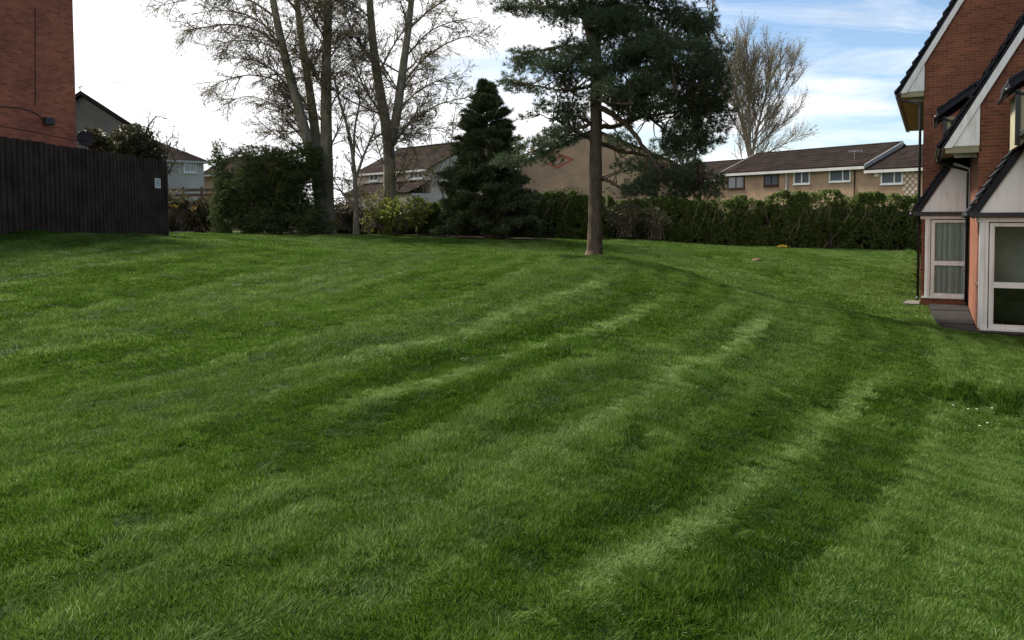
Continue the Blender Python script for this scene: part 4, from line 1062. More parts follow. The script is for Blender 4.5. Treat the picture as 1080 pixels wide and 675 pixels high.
# ---- the pine
YN = 21.7
pb = at(627, 272, YN)
pine = empty('pine_tree', (pb[0], pb[1], gz(pb[0], pb[1])), 'large dark pine standing alone on the lawn', 'tree')
tr = Tubes()
tp_ = [(626.5, 276), (627, 266), (627.5, 240), (628, 200), (628.5, 150), (628.5, 100), (629, 60), (627, 38)]
NS, NA = 150, 28
P = px_line(tp_, YN, NS); rr = np.interp(np.linspace(0, 1, NS), [0, 0.02, 0.05, 0.12, 0.5, 0.85, 1], [0.34, 0.26, 0.205, 0.178, 0.156, 0.14, 0.13])
Vt, Qt = tube_np(P, rr, NA)
ci = np.repeat(P, NA, axis=0); an_ = np.tile(np.arange(NA) * 2 * math.pi / NA, NS); hh = np.repeat(P[:, 2], NA)
plate = np.abs(vnoise(np.cos(an_) * 3.2 + 9, np.sin(an_) * 3.2 + 9, hh * 1.6)) * 0.16 + 0.05 * vnoise(np.cos(an_) * 8, np.sin(an_) * 8 + 5, hh * 4.5)
root_ = np.exp(-(hh - hh.min()) / 0.22) * 0.30 * vnoise(np.cos(an_) * 1.7 + 3, np.sin(an_) * 1.7 + 3, 0.5)
Vt = ci + (Vt - ci) * (1 + plate + root_ - 0.03)[:, None]
tr.V.append(Vt); tr.Q.append(Qt + tr.n); tr.n += len(Vt)
for pts, a, b in [([(627, 45, 0), (616, 20), (611, -10), (606, -60), (603, -130)], 0.14, 0.04), ([(628, 45, .1), (640, 20, .3), (652, -10, .5), (660, -60, .6), (662, -120, .6)], 0.13, 0.04)]:
    tr.add(px_line(pts, YN, 10), np.linspace(a, b, 10), 10)
tr.build('trunk', M['pinebark'], pine)
lb_ = Tubes(); limbs = []
for pts, a, b in [([(629, 112, 0), (645, 118, -.3), (660, 130, -.7), (675, 148, -1.0), (690, 172, -1.2), (702, 195, -1.2)], 0.085, 0.03),
                  ([(628, 185, 0), (640, 190, -.2), (651, 196, -.5), (659, 205, -.7)], 0.06, 0.02), ([(629, 135, 0), (650, 132, .5), (680, 122, .9), (715, 118, 1.0), (745, 112, .8)], 0.075, 0.02),
                  ([(628, 128, 0), (605, 138, -.3), (585, 150, -.5), (562, 160, -.7), (538, 172, -.9)], 0.055, 0.015), ([(628, 90, 0), (600, 96, -.5), (575, 92, -.8), (548, 88, -1)], 0.055, 0.015),
                  ([(629, 70, 0), (660, 72, -.6), (695, 70, -1.0), (735, 70, -1.2)], 0.075, 0.02), ([(627, 55, 0), (600, 50, .4), (570, 52, .7), (540, 62, .9)], 0.06, 0.015), ([(616, 18, 0), (590, 8, .3), (560, 6, .4), (532, 10, .4)], 0.06, 0.015),
                  ([(645, 10, .3), (680, 8, .6), (715, 15, .8), (748, 28, .8)], 0.07, 0.02), ([(629, 150, 0), (655, 160, .7), (690, 165, 1.2), (725, 160, 1.5), (750, 150, 1.5)], 0.065, 0.02), ([(627, 150, 0), (612, 142, .5), (590, 128, .8), (560, 118, 1.0)], 0.04, 0.012),
                  ([(628, 100, 0), (626, 104, -.9), (640, 108, -1.6), (668, 110, -2.0)], 0.05, 0.015), ([(628, 80, 0), (618, 76, 1.2), (610, 70, 2.0)], 0.05, 0.015), ([(690, 172, -1.2), (715, 182, -1.1), (740, 188, -.9)], 0.04, 0.012), ([(629, 95, 0), (655, 92, -.9), (690, 92, -1.6), (720, 96, -1.8)], 0.05, 0.015), ([(660, 72, -.6), (690, 55, -.8), (720, 45, -.6)], 0.04, 0.012), ([(680, 122, .9), (705, 140, 1.0), (735, 150, .9)], 0.04, 0.012), ([(600, 96, -.5), (590, 78, -.4), (572, 68, -.2)], 0.03, 0.01), ([(652, -10, .5), (690, -30, .7), (725, -40, .7)], 0.05, 0.012), ([(606, -60, 0), (580, -50, 0), (555, -45, 0)], 0.04, 0.012), ([(695, 70, -1), (720, 85, -1), (745, 95, -.8)], 0.04, 0.012)]:
    L = px_line(pts, YN, 24); L[1:-1] += rng.normal(size=(22, 3)) * 0.02
    lb_.add(L, np.linspace(a, b, 24), 7); limbs.append(L)
allL = np.concatenate(limbs + [px_line([(627, 45, 0), (611, -10), (603, -130)], YN, 12), px_line([(628, 45), (652, -10), (662, -120)], YN, 12)])
pads = [  # centre px, py, depth, radius x, y (px), depth radius (m), weight
 (700, 62, -.9, 50, 28, 1.1, 1.15), (740, 92, -.2, 30, 34, 1.0, 1.1), (672, 96, -1.2, 40, 24, .9, 1.15), (655, 30, -.2, 40, 22, 1.1, 1.0), (728, 142, .3, 38, 24, 1.0, 1.05), (758, 122, 0, 18, 22, .7, .8),
 (708, 186, -.7, 38, 24, .9, 1.15), (742, 196, -.5, 26, 17, .7, .95), (676, 200, -.7, 26, 13, .7, .72), (690, 112, .6, 48, 18, 1.0, .8), (716, 32, .6, 42, 24, 1.0, 1.0), (752, 58, .4, 22, 24, .8, .8),
 (668, 176, .3, 26, 12, .8, .38), (655, 150, .8, 22, 10, .7, .4), (662, 130, .9, 20, 8, .7, .3), (700, 158, 1.1, 28, 12, .8, .6),
 (590, 74, -.2, 30, 18, .9, .85), (556, 64, .5, 26, 14, .7, .6), (545, 86, -.9, 20, 12, .6, .55), (575, 94, -.7, 22, 8, .6, .3), (604, 52, .3, 26, 15, .9, .6), (610, 104, .2, 20, 14, .8, .5), (598, 122, .4, 26, 13, .8, .7),
 (566, 154, -.6, 28, 10, .7, .6), (540, 170, -.9, 26, 9, .7, .4), (590, 144, -.2, 24, 11, .7, .65), (552, 124, 1.0, 14, 6, .5, .14), (612, 142, .5, 16, 9, .6, .28), (575, 168, -.5, 20, 8, .6, .3),
 (560, 6, .4, 34, 12, .8, .62), (532, 8, .4, 16, 9, .6, .3), (590, 22, .2, 26, 13, .8, .5), (628, 6, 0, 46, 16, 1.1, .9), (680, 4, .6, 44, 15, 1.0, .9), (735, 18, .8, 24, 16, .8, .6), (640, 70, -.9, 26, 18, .8, .75), (642, 96, -1.5, 22, 12, .6, .6), (628, 22, -.6, 24, 16, .5, 1.0), (618, 52, -.6, 20, 14, .5, .9), (634, 80, -.7, 18, 14, .5, .9), (606, 84, -.6, 20, 12, .5, .7), (580, 112, .5, 22, 9, .6, .4),
 (600, -45, 0, 60, 28, 1.5, 1.0), (665, -50, .4, 62, 30, 1.6, 1.1), (610, -110, 0, 50, 26, 1.4, .9), (660, -120, .4, 46, 26, 1.4, .9), (635, -165, .2, 34, 20, 1.0, .6)]
TP = []; TD = []
sc_ = YN / F_PX
for (px, py, dz, rx, ry, rd, w) in pads:
    c = at(px, py, YN + dz); vol = rx * ry * rd
    n = int((w if w > .7 else 0.25 + w * .9) * 1.75 * vol)
    q = unit(rng.normal(size=(n, 3))) * rng.uniform(0, 1, (n, 1)) ** 0.45
    q = q * np.array([rx * sc_, rd, ry * sc_]); p = c + q
    nz = vnoise(p[:, 0] * 2.6, p[:, 1] * 2.6, p[:, 2] * 3.2) + 0.5 * vnoise(p[:, 0] * 6, p[:, 1] * 6, p[:, 2] * 6)
    k = nz > -0.12; p = p[k]; q = q[k]
    TP.append(p); TD.append(unit(unit(q) * 0.6 + np.array([0, 0, 0.55])))
    # twigs that carry the needles
    sel = p[rng.permutation(len(p))[:max(6, int(len(p) * 0.10))]]
    for s in sel:
        d2 = ((allL - s) ** 2).sum(1); ok_ = np.where(np.sqrt(d2) < min(1.0, math.sqrt(d2.min()) + 0.3))[0]
        if len(ok_) == 0: continue
        a = allL[int(rng.choice(ok_))]
        mid = (a + s) / 2 + rng.normal(size=3) * 0.10 - np.array([0, 0, 0.03])
        lb_.add(resample([a, mid, s], 5), np.linspace(0.022, 0.006, 5), 4)
lb_.build('limbs', M['pinebark'], pine)
TP = np.concatenate(TP); TD = np.concatenate(TD)
V, T = tufts(TP, TD, 0.135, 15, 0.013, 0.75)
np_obj('needles', M['needles'], pine, V, None, T)
print('pine tufts', len(TP))

# ---- dark conifer behind the saplings (layered)
def layered_conifer(label, Y, apex, base_y, half, name='conifer', n_bough=150, mat='spruce', trunk_px=None):
    a = at(apex[0], apex[1], Y); b = at(apex[0] + 2, base_y, Y); b[2] = gz(b[0], b[1])
    root = empty(name, b, label, 'tree')
    tb = Tubes(); tb.add(resample([b - HZ * .1, (a + b) / 2, a], 8), np.linspace(0.22, 0.02, 8), 8); tb.build('trunk', M['bark'], root)
    H = a[2] - b[2]; hw = half * Y / F_PX; bt = Tubes(); PP = []; DD = []
    for k in range(n_bough):
        t = rng.uniform(0.04, 0.99); an = rng.uniform(0, 2 * math.pi)
        rr_ = hw * (1 - t) ** 0.68 * rng.uniform(0.55, 1.2) + 0.06
        p = b + (a - b) * t; d = np.array([math.cos(an), math.sin(an), 0.22 - 0.30 * (1 - t)])
        pl = walk(p, d, rr_, 5, 0.05, UP, 0.05); bt.add(pl, np.linspace(0.025, 0.006, 6), 4)
        m = int(30 + 85 * rr_); tt = rng.uniform(0.18, 1, m) ** 0.7 * 5; i = np.minimum(tt.astype(int), 4); f = (tt - i)[:, None]
        q = pl[i] * (1 - f) + pl[i + 1] * f + rng.normal(size=(m, 3)) * np.array([0.15, 0.15, 0.08]) * (0.3 + 0.7 * (1 - t)); PP.append(q); DD.append(np.tile(d + np.array([0, 0, -0.3]), (m, 1)))
    bt.build('boughs', M['twig'], root)
    V, T = tufts(np.concatenate(PP), unit(np.concatenate(DD)), 0.19, 8, 0.032, 0.8); np_obj('needles', M[mat], root, V, None, T)
layered_conifer('dark conical conifer beside the pale house, in front of the hedge line', 38.5, (513, 84), 252, 56, n_bough=330)

# ---- bushes made of leaf clumps on ragged lobes
def bush(name, label, cat, Y, lobes, mat, n, leaf, stems=None, group=None, twigs=60, upw=0.3, drop=-0.25, core=None, rag=1.0, spray=False):
    """lobes: (px, py, depth, rx px, ry px, rd m)"""
    sc = Y / F_PX
    cx_ = sum(l[0] for l in lobes) / len(lobes); b = at(cx_, 246, Y); b[2] = gz(b[0], b[1])
    root = empty(name, b, label, cat, group)
    areas = np.array([l[3] * l[4] * l[5] for l in lobes]); cnt = (n * areas / areas.sum()).astype(int)
    PP = []; tb = Tubes()
    for l, c in zip(lobes, cnt):
        ctr = at(l[0], l[1], Y + l[2]); q = unit(rng.normal(size=(c, 3)))
        bump = 1 + rag * 0.22 * vnoise(q[:, 0] * 3 + l[0], q[:, 1] * 3, q[:, 2] * 3 + l[1]) + rag * 0.12 * vnoise(q[:, 0] * 8, q[:, 1] * 8 + l[0], q[:, 2] * 8)
        r_ = rng.uniform(0.0, 1, c) ** 0.33
        q = q * (r_ * bump)[:, None] * np.array([l[3] * sc, l[5], l[4] * sc]); p = ctr + q
        nz = vnoise(p[:, 0] * 2.2, p[:, 1] * 2.2, p[:, 2] * 2.6) + 0.6 * vnoise(p[:, 0] * 5.5, p[:, 1] * 5.5, p[:, 2] * 5.5)
        PP.append(p[nz > drop])
        for _ in range(max(3, int(twigs * c / n))):
            e = unit(rng.normal(size=3)) * np.array([l[3] * sc, l[5], l[4] * sc]) * rng.uniform(0.7, 1.12); e[2] = abs(e[2]) * 1.0
            st = np.array([ctr[0] + rng.normal() * .2, ctr[1] + rng.normal() * .2, max(b[2], ctr[2] - l[4] * sc * 0.9)])
            tb.add(resample([st, ctr + e * 0.5 + rng.normal(size=3) * 0.1, ctr + e], 5), np.linspace(0.02, 0.005, 5), 4)
    for pts, r0, r1 in (stems or []):
        P_ = px_line(pts, Y, 8); tb.add(P_, np.linspace(r0, r1, 8), 6)
    tb.build('stems', M['twig'], root)
    P = np.concatenate(PP); P = P[P[:, 2] > b[2] - 0.05]
    if spray:
        ctr0 = P.mean(0); V, T = tufts(P, unit(unit(P - ctr0) * 0.8 + np.array([0, -0.2, -0.45])), leaf, 6, 0.028, 0.55); np_obj('foliage', mat, root, V, None, T)
    else:
        V, Q = leaf_quads(P, leaf, 1.5, 0.4, UP, upw); np_obj('foliage', mat, root, V, Q)
    return root
bush('evergreen_bush', 'broad dark evergreen bush with ragged top left of the bare trunks', 'bush', 38.5,
     [(262, 208, 0, 32, 36, 1.5), (302, 196, .2, 34, 38, 1.6), (236, 192, -.2, 12, 26, .8), (228, 172, -.2, 9, 10, .5), (240, 222, -.3, 16, 20, .8), (284, 170, 0, 22, 18, 1.0), (320, 172, 0, 20, 20, 1.0), (232, 158, 0, 7, 12, .4), (262, 160, 0, 12, 9, .6), (246, 165, .2, 10, 10, .5), (300, 156, 0, 9, 8, .5), (330, 160, .3, 10, 12, .6), (320, 228, -.5, 26, 16, 1.0), (270, 232, -.7, 44, 14, 1.1), (342, 238, -.6, 20, 8, .6), (262, 242, -.8, 34, 8, .8), (316, 242, -.8, 34, 8, .8)],
     M['cypress'], 34000, 0.15, twigs=240, rag=1.6, drop=-0.12, spray=True)
bush('twiggy_scrub', 'brown twiggy scrub hedge with yellow blossom beside the fence end', 'shrub', 40.0,
     [(178, 226, 0, 16, 20, .8), (196, 226, .1, 18, 20, .8), (214, 226, 0, 18, 20, .8), (232, 230, 0, 16, 16, .7)], M['scrub'], 9000, 0.10, twigs=420, upw=0.1, drop=-0.1)
bl = []
for (x, y) in [(183, 218), (186, 219), (203, 220), (206, 218)]:
    p = at(x, y, 39.15); bl.append(p + rng.normal(size=(9, 3)) * np.array([.09, .05, .05]))
V, Q = leaf_quads(np.concatenate(bl), 0.05, 1.2); np_obj('blossom', M['yellow'], [o for o in bpy.data.objects if o.name == 'twiggy_scrub'][0], V, Q)
bush('twiggy_shrub', 'bare twiggy shrub between the two tall bare trunks', 'shrub', 41.6, [(362, 226, 0, 14, 18, .6), (378, 230, 0, 14, 16, .6), (350, 234, .2, 10, 12, .5)], M['scrub'], 4200, 0.07, twigs=240, upw=0.3, drop=-0.05)
# ivy-clad tree behind the fence
iv = bush('ivy_tree', 'ivy covered round tree behind the end of the black fence', 'tree', 33.0,
     [(140, 150, 0, 22, 20, .9), (150, 162, 0, 22, 18, .9), (128, 165, 0, 18, 16, .8), (116, 168, .3, 16, 14, .7)], M['ivy'], 22000, 0.065, stems=[([(146, 246, 0), (146, 200), (142, 160)], 0.12, 0.05)], twigs=120, drop=-0.35, rag=0.7)
bare_tree('bare_tree', 'small crooked bare tree leaning over the fence end', 33.5,
    [([(174, 246, 0), (172, 215), (170, 190), (174, 170), (180, 150)], 0.09, 0.03), ([(170, 195, 0), (180, 178), (190, 160)], 0.05, 0.02), ([(150, 175, 0), (150, 150), (158, 130), (165, 122)], 0.05, 0.02), ([(172, 180, 0), (164, 160), (160, 140)], 0.05, 0.02)],
    [dict(n=9, t0=0.25, ang=52, len=1.15, r=0.022, rt=0.010, seg=7, wob=0.32, trop=UP, tw=0.0, tap=0.3, sides=4), dict(n=6, t0=0.2, ang=45, len=0.6, r=0.012, rt=0.006, seg=5, wob=0.34, trop=UP, tw=-0.03, tap=0.3, sides=3, tips=True)],
    M['twig'], M['twig'], M['buds'], 1.5, 0.05, None, (174, 246))
bush('leafy_shrub', 'thin green shrub in front of the grey gable, behind the fence', 'shrub', 30.0, [(98, 146, 0, 12, 14, .6), (108, 156, .2, 12, 12, .6)], M['ivy'], 1700, 0.09, stems=[([(100, 246), (99, 190), (98, 150)], .05, .02)], twigs=30, drop=0.0)
# loose spring shrub at the start of the hedge
bush('spring_shrub', 'loose yellow-green shrub round the forked trunk at the left end of the hedge', 'shrub', 40.2,
     [(398, 222, 0, 18, 20, .9), (422, 226, -.2, 20, 18, .9), (440, 222, .1, 16, 16, .8), (408, 238, -.2, 20, 9, .7), (388, 234, -.1, 12, 12, .6)], M['spring'], 6200, 0.10, twigs=190, upw=0.5, drop=0.02)
bush('spring_shrub', 'fresh green sprays at the foot of the dark conifer', 'shrub', 37.6, [(508, 216, 0, 18, 14, .6), (496, 232, -.1, 16, 12, .6), (528, 228, 0, 14, 10, .6)], M['spring'], 1300, 0.09, twigs=70, upw=0.5, drop=0.1)

# ---- hedges
def hedge(label, pts, n, mat, leaf, thick=1.5, group=None, topn=0.28, gap=-0.45):
    """pts: (px, y top, y base, Y)"""
    T = np.array([at(p[0], p[1], p[3]) for p in pts]); B = np.array([at(p[0], p[2], p[3]) for p in pts])
    root = empty('hedge', (B[0][0], B[0][1], gz(B[0][0], B[0][1])), label, 'hedge', group)
    m = len(pts) - 1; seg = np.linalg.norm(np.diff(T[:, :2], axis=0), axis=1); cum = np.r_[0, np.cumsum(seg)]
    def sample(n, face):
        s = rng.uniform(0, cum[-1], n); X = np.interp(s, cum, T[:, 0]); Y = np.interp(s, cum, T[:, 1]); zt = np.interp(s, cum, T[:, 2])
        zb = zg(X, Y) - 0.05
        zt = zt + topn * vnoise(s * 0.9, 3.3) + 0.5 * topn * vnoise(s * 2.6, 8.1) + 0.4 * topn * vnoise(s * 7, 1.1)
        h = rng.uniform(0, 1, n)
        depth = rng.uniform(-1, 1, n) * thick / 2
        k = rng.uniform(0, 1, n) < face                    # most leaves sit near the surface
        depth = np.where(k, -thick / 2 * rng.uniform(0.7, 1.0, n), depth)
        bulge = (0.9 + 0.25 * vnoise(s * 1.1, h * 2.2, 5.5) + 0.14 * vnoise(s * 3.2, h * 6, 2.0)) * (1 - 0.35 * h ** 4)
        return np.stack([X, Y + depth * bulge, zb + (zt - zb) * h ** 0.85], 1), s
    P, s = sample(n, 0.6)
    nz = vnoise(P[:, 0] * 2, P[:, 1] * 2, P[:, 2] * 2.2) + 0.7 * vnoise(P[:, 0] * 5, P[:, 1] * 5, P[:, 2] * 5)
    P = P[nz > gap]
    V, Q = leaf_quads(P, leaf, 1.5, 0.4, UP, 0.2); np_obj('foliage', mat, root, V, Q)
    tb = Tubes()
    for k in range(int(cum[-1] * 26)):
        s = rng.uniform(0, cum[-1]); x = np.interp(s, cum, T[:, 0]); y = np.interp(s, cum, T[:, 1]) + rng.uniform(-.6, .5); zt = np.interp(s, cum, T[:, 2]); zb = gz(x, y) if k % 6 == 0 else 0.5
        zb = np.interp(s, cum, B[:, 2]) - 0.1
        p = np.array([x, y, zb]); tb.add(walk(p, np.array([rng.normal() * .3, rng.normal() * .25, 1]), (zt - zb) * rng.uniform(0.75, 1.12), 5, 0.14, UP, 0.05), np.linspace(0.022, 0.005, 6), 4)
    tb.build('stems', M['twig'], root)
    # dense woody inside
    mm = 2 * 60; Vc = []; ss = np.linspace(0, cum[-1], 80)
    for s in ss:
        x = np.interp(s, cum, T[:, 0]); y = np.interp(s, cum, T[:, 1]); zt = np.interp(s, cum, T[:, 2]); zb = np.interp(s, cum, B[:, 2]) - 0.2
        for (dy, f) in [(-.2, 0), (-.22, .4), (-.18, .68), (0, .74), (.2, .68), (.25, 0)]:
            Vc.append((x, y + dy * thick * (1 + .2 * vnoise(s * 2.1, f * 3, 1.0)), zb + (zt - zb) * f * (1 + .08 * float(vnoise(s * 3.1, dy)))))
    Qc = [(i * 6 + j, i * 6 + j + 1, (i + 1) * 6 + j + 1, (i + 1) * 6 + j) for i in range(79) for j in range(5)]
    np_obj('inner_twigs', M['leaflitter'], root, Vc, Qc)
    return root
hedge('dark green hedge in front of the beige terrace, right of the pine', [(640, 212, 252, 43.2), (700, 210, 255, 43.4), (760, 209, 259, 43.8), (800, 207, 261, 44), (850, 203, 262, 44.3), (900, 204, 263, 44.6), (940, 207, 263, 45), (985, 212, 263, 45)], 95000, M['hedge'], 0.085, 1.7)
hedge('green hedge left of the pine below the beige gable end', [(535, 212, 251, 42.2), (580, 205, 252, 42.5), (640, 208, 253, 43)], 34000, M['hedge'], 0.085, 1.6, None, 0.35)
hedge('loose shrubby hedge between the spring shrub and the conifer', [(440, 214, 249, 41.6), (480, 212, 250, 42), (540, 214, 251, 42.2)], 26000, M['hedge'], 0.08, 1.4, None, 0.4, -0.2)
hedge('low scruffy brown hedge under the bare trees', [(340, 226, 247, 42.6), (380, 224, 248, 42.6), (445, 222, 249, 42.4)], 15000, M['hedge_brown'], 0.085, 1.2, None, 0.3, -0.2)
bush('bare_hedge_shrub', 'sparse brownish shrub in the hedge just right of the pine trunk', 'shrub', 42.2, [(660, 232, 0, 26, 20, .6), (690, 236, -.1, 18, 18, .6), (600, 206, .4, 34, 9, .6), (660, 202, .4, 26, 8, .6)], M['hedge_brown'], 3600, 0.09, twigs=260, upw=0.4, drop=-0.05)

# old timber fence between the evergreen bush and the trunk
pa, pb2 = gp(300, 43.5), gp(372, 45.5); fd = unit(pb2 - pa); LL = np.linalg.norm(pb2 - pa)
tf = empty('panel_fence', (pa[0], pa[1], gz(pa[0], pa[1])), 'weathered horizontal timber fence between the evergreen bush and bare trunk', 'fence')
z0 = gz(pa[0], pa[1])
for k in range(7):
    MB().obox(np.array([pa[0], pa[1], z0 + 0.1 + k * 0.20]), fd * LL, np.array([0.01, 0.025, 0.0]), HZ * 0.17).build('board', M['wood'], tf)
for k in range(3):
    MB().obox(np.array([pa[0], pa[1] + 0.03, z0 - 0.1]) + fd * (LL * 0.49 * k), fd * 0.1, np.array([0, 0.1, 0]), HZ * 1.7).build('post', M['wood'], tf)
pa, pb2 = gp(172, 45.0), gp(232, 45.0)
tf = empty('rail_fence', (pa[0], pa[1], gz(pa[0], pa[1])), 'pale timber rail fence just above the twiggy scrub', 'fence')
zt = at(200, 200, 45.0)[2]
for k in range(2): MB().obox(np.array([pa[0], 45.0, zt - k * 0.28 - .1]), np.array([pb2[0] - pa[0], 0, 0]), (0, 0.05, 0), (0, 0, 0.16)).build('rail', M['wood'], tf)
for k in range(4): MB().obox(np.array([pa[0] + k * (pb2[0] - pa[0]) / 3.05, 45.06, 0.9]), (0.1, 0, 0), (0, 0.1, 0), (0, 0, zt - 0.75)).build('post', M['wood'], tf)
# leaf litter strip below the hedges
V = []; 
hx = [(168, 40.4, 38.6), (235, 40.4, 38.0), (300, 40.6, 37.4), (350, 41, 38.6), (420, 41.5, 39.3), (500, 42, 37.3), (560, 42, 37.8), (600, 43.4, 41.3), (700, 44, 42.2), (800, 45, 42.8), (900, 45.5, 43.4), (990, 46, 43.8)]
for px, yb, yf in hx:
    for Y in (yf, (yf + yb) / 2, yb + 1.0):
        p = at(px, 240, Y); V.append((p[0], p[1] + 0.15 * math.sin(px), gz(p[0], p[1]) + 0.03))
Q = [(i * 3 + j, i * 3 + 3 + j, i * 3 + 4 + j, i * 3 + 1 + j) for i in range(len(hx) - 1) for j in range(2)]
tag(np_obj('hedge_bed', M['leaflitter'], None, V, Q), 'dark leaf litter bed below the hedges and trees', 'soil', kind='structure')

# ---------------------------------------------------------------- small things on the lawn
def lump(name, label, cat, px, py, r, mat, seed, squash=0.6):
    p = gpt(px, py); rs = np.random.default_rng(seed); V = []; nr, na = 6, 10
    for i in range(nr + 1):
        for j in range(na):
            th, ph = math.pi * i / nr, 2 * math.pi * j / na
            k = 1 + 0.25 * float(vnoise(math.cos(ph) * 1.5 + seed, math.sin(ph) * 1.5, th * 1.3))
            V.append(p + r * k * np.array([math.sin(th) * math.cos(ph) * 1.4, math.sin(th) * math.sin(ph), math.cos(th) * squash + squash * 0.5]))
    Q = [(i * na + j, i * na + (j + 1) % na, (i + 1) * na + (j + 1) % na, (i + 1) * na + j) for i in range(nr) for j in range(na)]
    o = np_obj(name, mat, None, V, Q, None, False); return tag(o, label, cat)
lump('stone', 'lone brown stone on the lawn in front of the hedge', 'stone', 798, 276, 0.13, M['stone'], 5)
p = gpt(825, 262)
yf = empty('daffodil_clump', p, 'small patch of yellow flowers at the foot of the hedge', 'flowers')
V, Q = leaf_quads(p + np.array([0, 0, 0.12]) + rng.normal(size=(70, 3)) * np.array([.12, .05, .03]), 0.06, 1.2); np_obj('petals', M['yellow'], yf, V, Q)
tb = Tubes()
for k in range(26):
    q = p + np.array([rng.normal() * .16, rng.normal() * .07, -0.02]); tb.add(walk(q, np.array([rng.normal() * .2, rng.normal() * .2, 1]), 0.2, 3, .1, UP, 0), [0.008, 0.006, 0.005, 0.003], 4)
tb.build('stems', M['spring'], yf)
mk = gpt(636, 262)
MBm = MB().tube([mk - HZ * .05, mk + HZ * 0.16], 0.018, 6); tag(MBm.build('marker_peg', M['kerb']), 'thin pale peg in the grass just behind the pine trunk', 'peg')
dl = ['second white daisy from the left below the soil cut', 'third white daisy from the left below the soil cut', 'white daisy furthest right below the soil cut', 'right one of the two white daisies furthest from the soil cut', 'left one of the two white daisies furthest from the soil cut', 'white daisy furthest left below the soil cut']
for k, (x, y) in enumerate([(1021, 437), (1030, 437), (1046, 436), (1041, 452), (1033, 455), (1005, 433)]):
    p = gpt(x, y)
    ds_ = empty('daisy', p, dl[k], 'daisy', 'scattered daisies')
    V = []; T = []
    for j in range(9):
        an = 2 * math.pi * j / 9; c = p + HZ * 0.062
        e1 = np.array([math.cos(an), math.sin(an), 0.15]) * 0.013; e2 = np.array([-math.sin(an), math.cos(an), 0]) * 0.0035
        i = len(V); V += [c, c + e1 * .7 + e2, c + e1, c + e1 * .7 - e2]; T.append((i, i + 1, i + 2, i + 3))
    np_obj('petals', M['daisy'], ds_, V, T)
    MB().tube([p, p + HZ * 0.060], 0.0015, 4).build('stem', M['spring'], ds_)
    MB().tube([p + HZ * 0.061, p + HZ * 0.065], [0.004, 0.003], 6).build('eye', M['yellow'], ds_)

# thin line of bare soil along the sunken edge
cl = np.concatenate([np.linspace(cut[i], cut[i + 1], 14)[:-1] for i in range(len(cut) - 1)])
tg_ = unit(np.gradient(cl, axis=0)); nn_ = np.stack([-tg_[:, 1], tg_[:, 0]], 1); V = []
for i, (c_, q_) in enumerate(zip(cl, nn_)):
    w0 = (0.035 + 0.015 * float(vnoise(i * .5, 2.2))) * min(1, i / 12)
    for o_ in (-w0, 0.0, w0 * .8):
        p = c_ + q_ * (o_ - 0.015); V.append((p[0], p[1], gz(p[0], p[1]) + 0.02))
Q = [(i * 3 + j, i * 3 + 3 + j, i * 3 + 4 + j, i * 3 + 1 + j) for i in range(len(cl) - 1) for j in range(2)]
tag(np_obj('soil_edge', plain('bare_soil', (0.085, 0.060, 0.040), 0.95, 0.4, 8.0, 0.1, 0.8, 60.0), None, V, Q), 'thin line of bare soil along the sunken lawn edge', 'soil', kind='structure')

# ---------------------------------------------------------------- grass
def blade_patch(name, size, n, length, width, lean, seed):
    """a square patch of blades leaning towards +X by 'lean'"""
    r_ = np.random.default_rng(seed)
    xy = r_.uniform(-size / 2, size / 2, (n, 2))
    clump = vnoise(xy[:, 0] * 14 + seed * 3.7, xy[:, 1] * 14)
    L = length * r_.uniform(0.55, 1.25, n) * (1 + 0.45 * clump)
    an = r_.uniform(0, 2 * math.pi, n); tilt = np.abs(r_.normal(0.0, 0.42, n))
    d = np.stack([np.cos(an) * tilt + lean * r_.uniform(0.6, 1.3, n), np.sin(an) * tilt + clump * 0.45, np.ones(n)], 1)
    d = d / np.linalg.norm(d, axis=1, keepdims=True)
    bend = np.stack([np.cos(an), np.sin(an), np.zeros(n)], 1) * r_.uniform(0.05, 0.5, (n, 1)) + np.array([lean * 0.55, 0, 0]) + np.array([0, 0, -0.25]) * r_.uniform(0, 1, (n, 1))
    fa = r_.uniform(0, 2 * math.pi, n)
    side = np.stack([np.cos(fa), np.sin(fa), np.zeros(n)], 1)
    side -= d * (side * d).sum(1, keepdims=True); side /= np.linalg.norm(side, axis=1, keepdims=True) + 1e-6
    w = width * r_.uniform(0.7, 1.3, (n, 1)) * 0.5
    P0 = np.concatenate([xy, np.full((n, 1), -0.012)], 1)
    Lc = L[:, None]
    P1 = P0 + d * Lc * 0.45; P2 = P0 + d * Lc * 0.78 + bend * Lc * 0.16; P3 = P0 + d * Lc * 1.0 + bend * Lc * 0.42
    V = np.stack([P0 - side * w, P0 + side * w, P1 - side * w, P1 + side * w, P2 - side * w * .7, P2 + side * w * .7, P3], 1).reshape(-1, 3)
    b = np.arange(n)[:, None] * 7
    Q = np.concatenate([b + np.array([[0, 1, 3, 2]]), b + np.array([[2, 3, 5, 4]])]); T = b + np.array([[4, 5, 6]])
    me = fast_mesh(name, V, Q, T); me.materials.append(M['grass'])
    return bpy.data.objects.new(name, me)

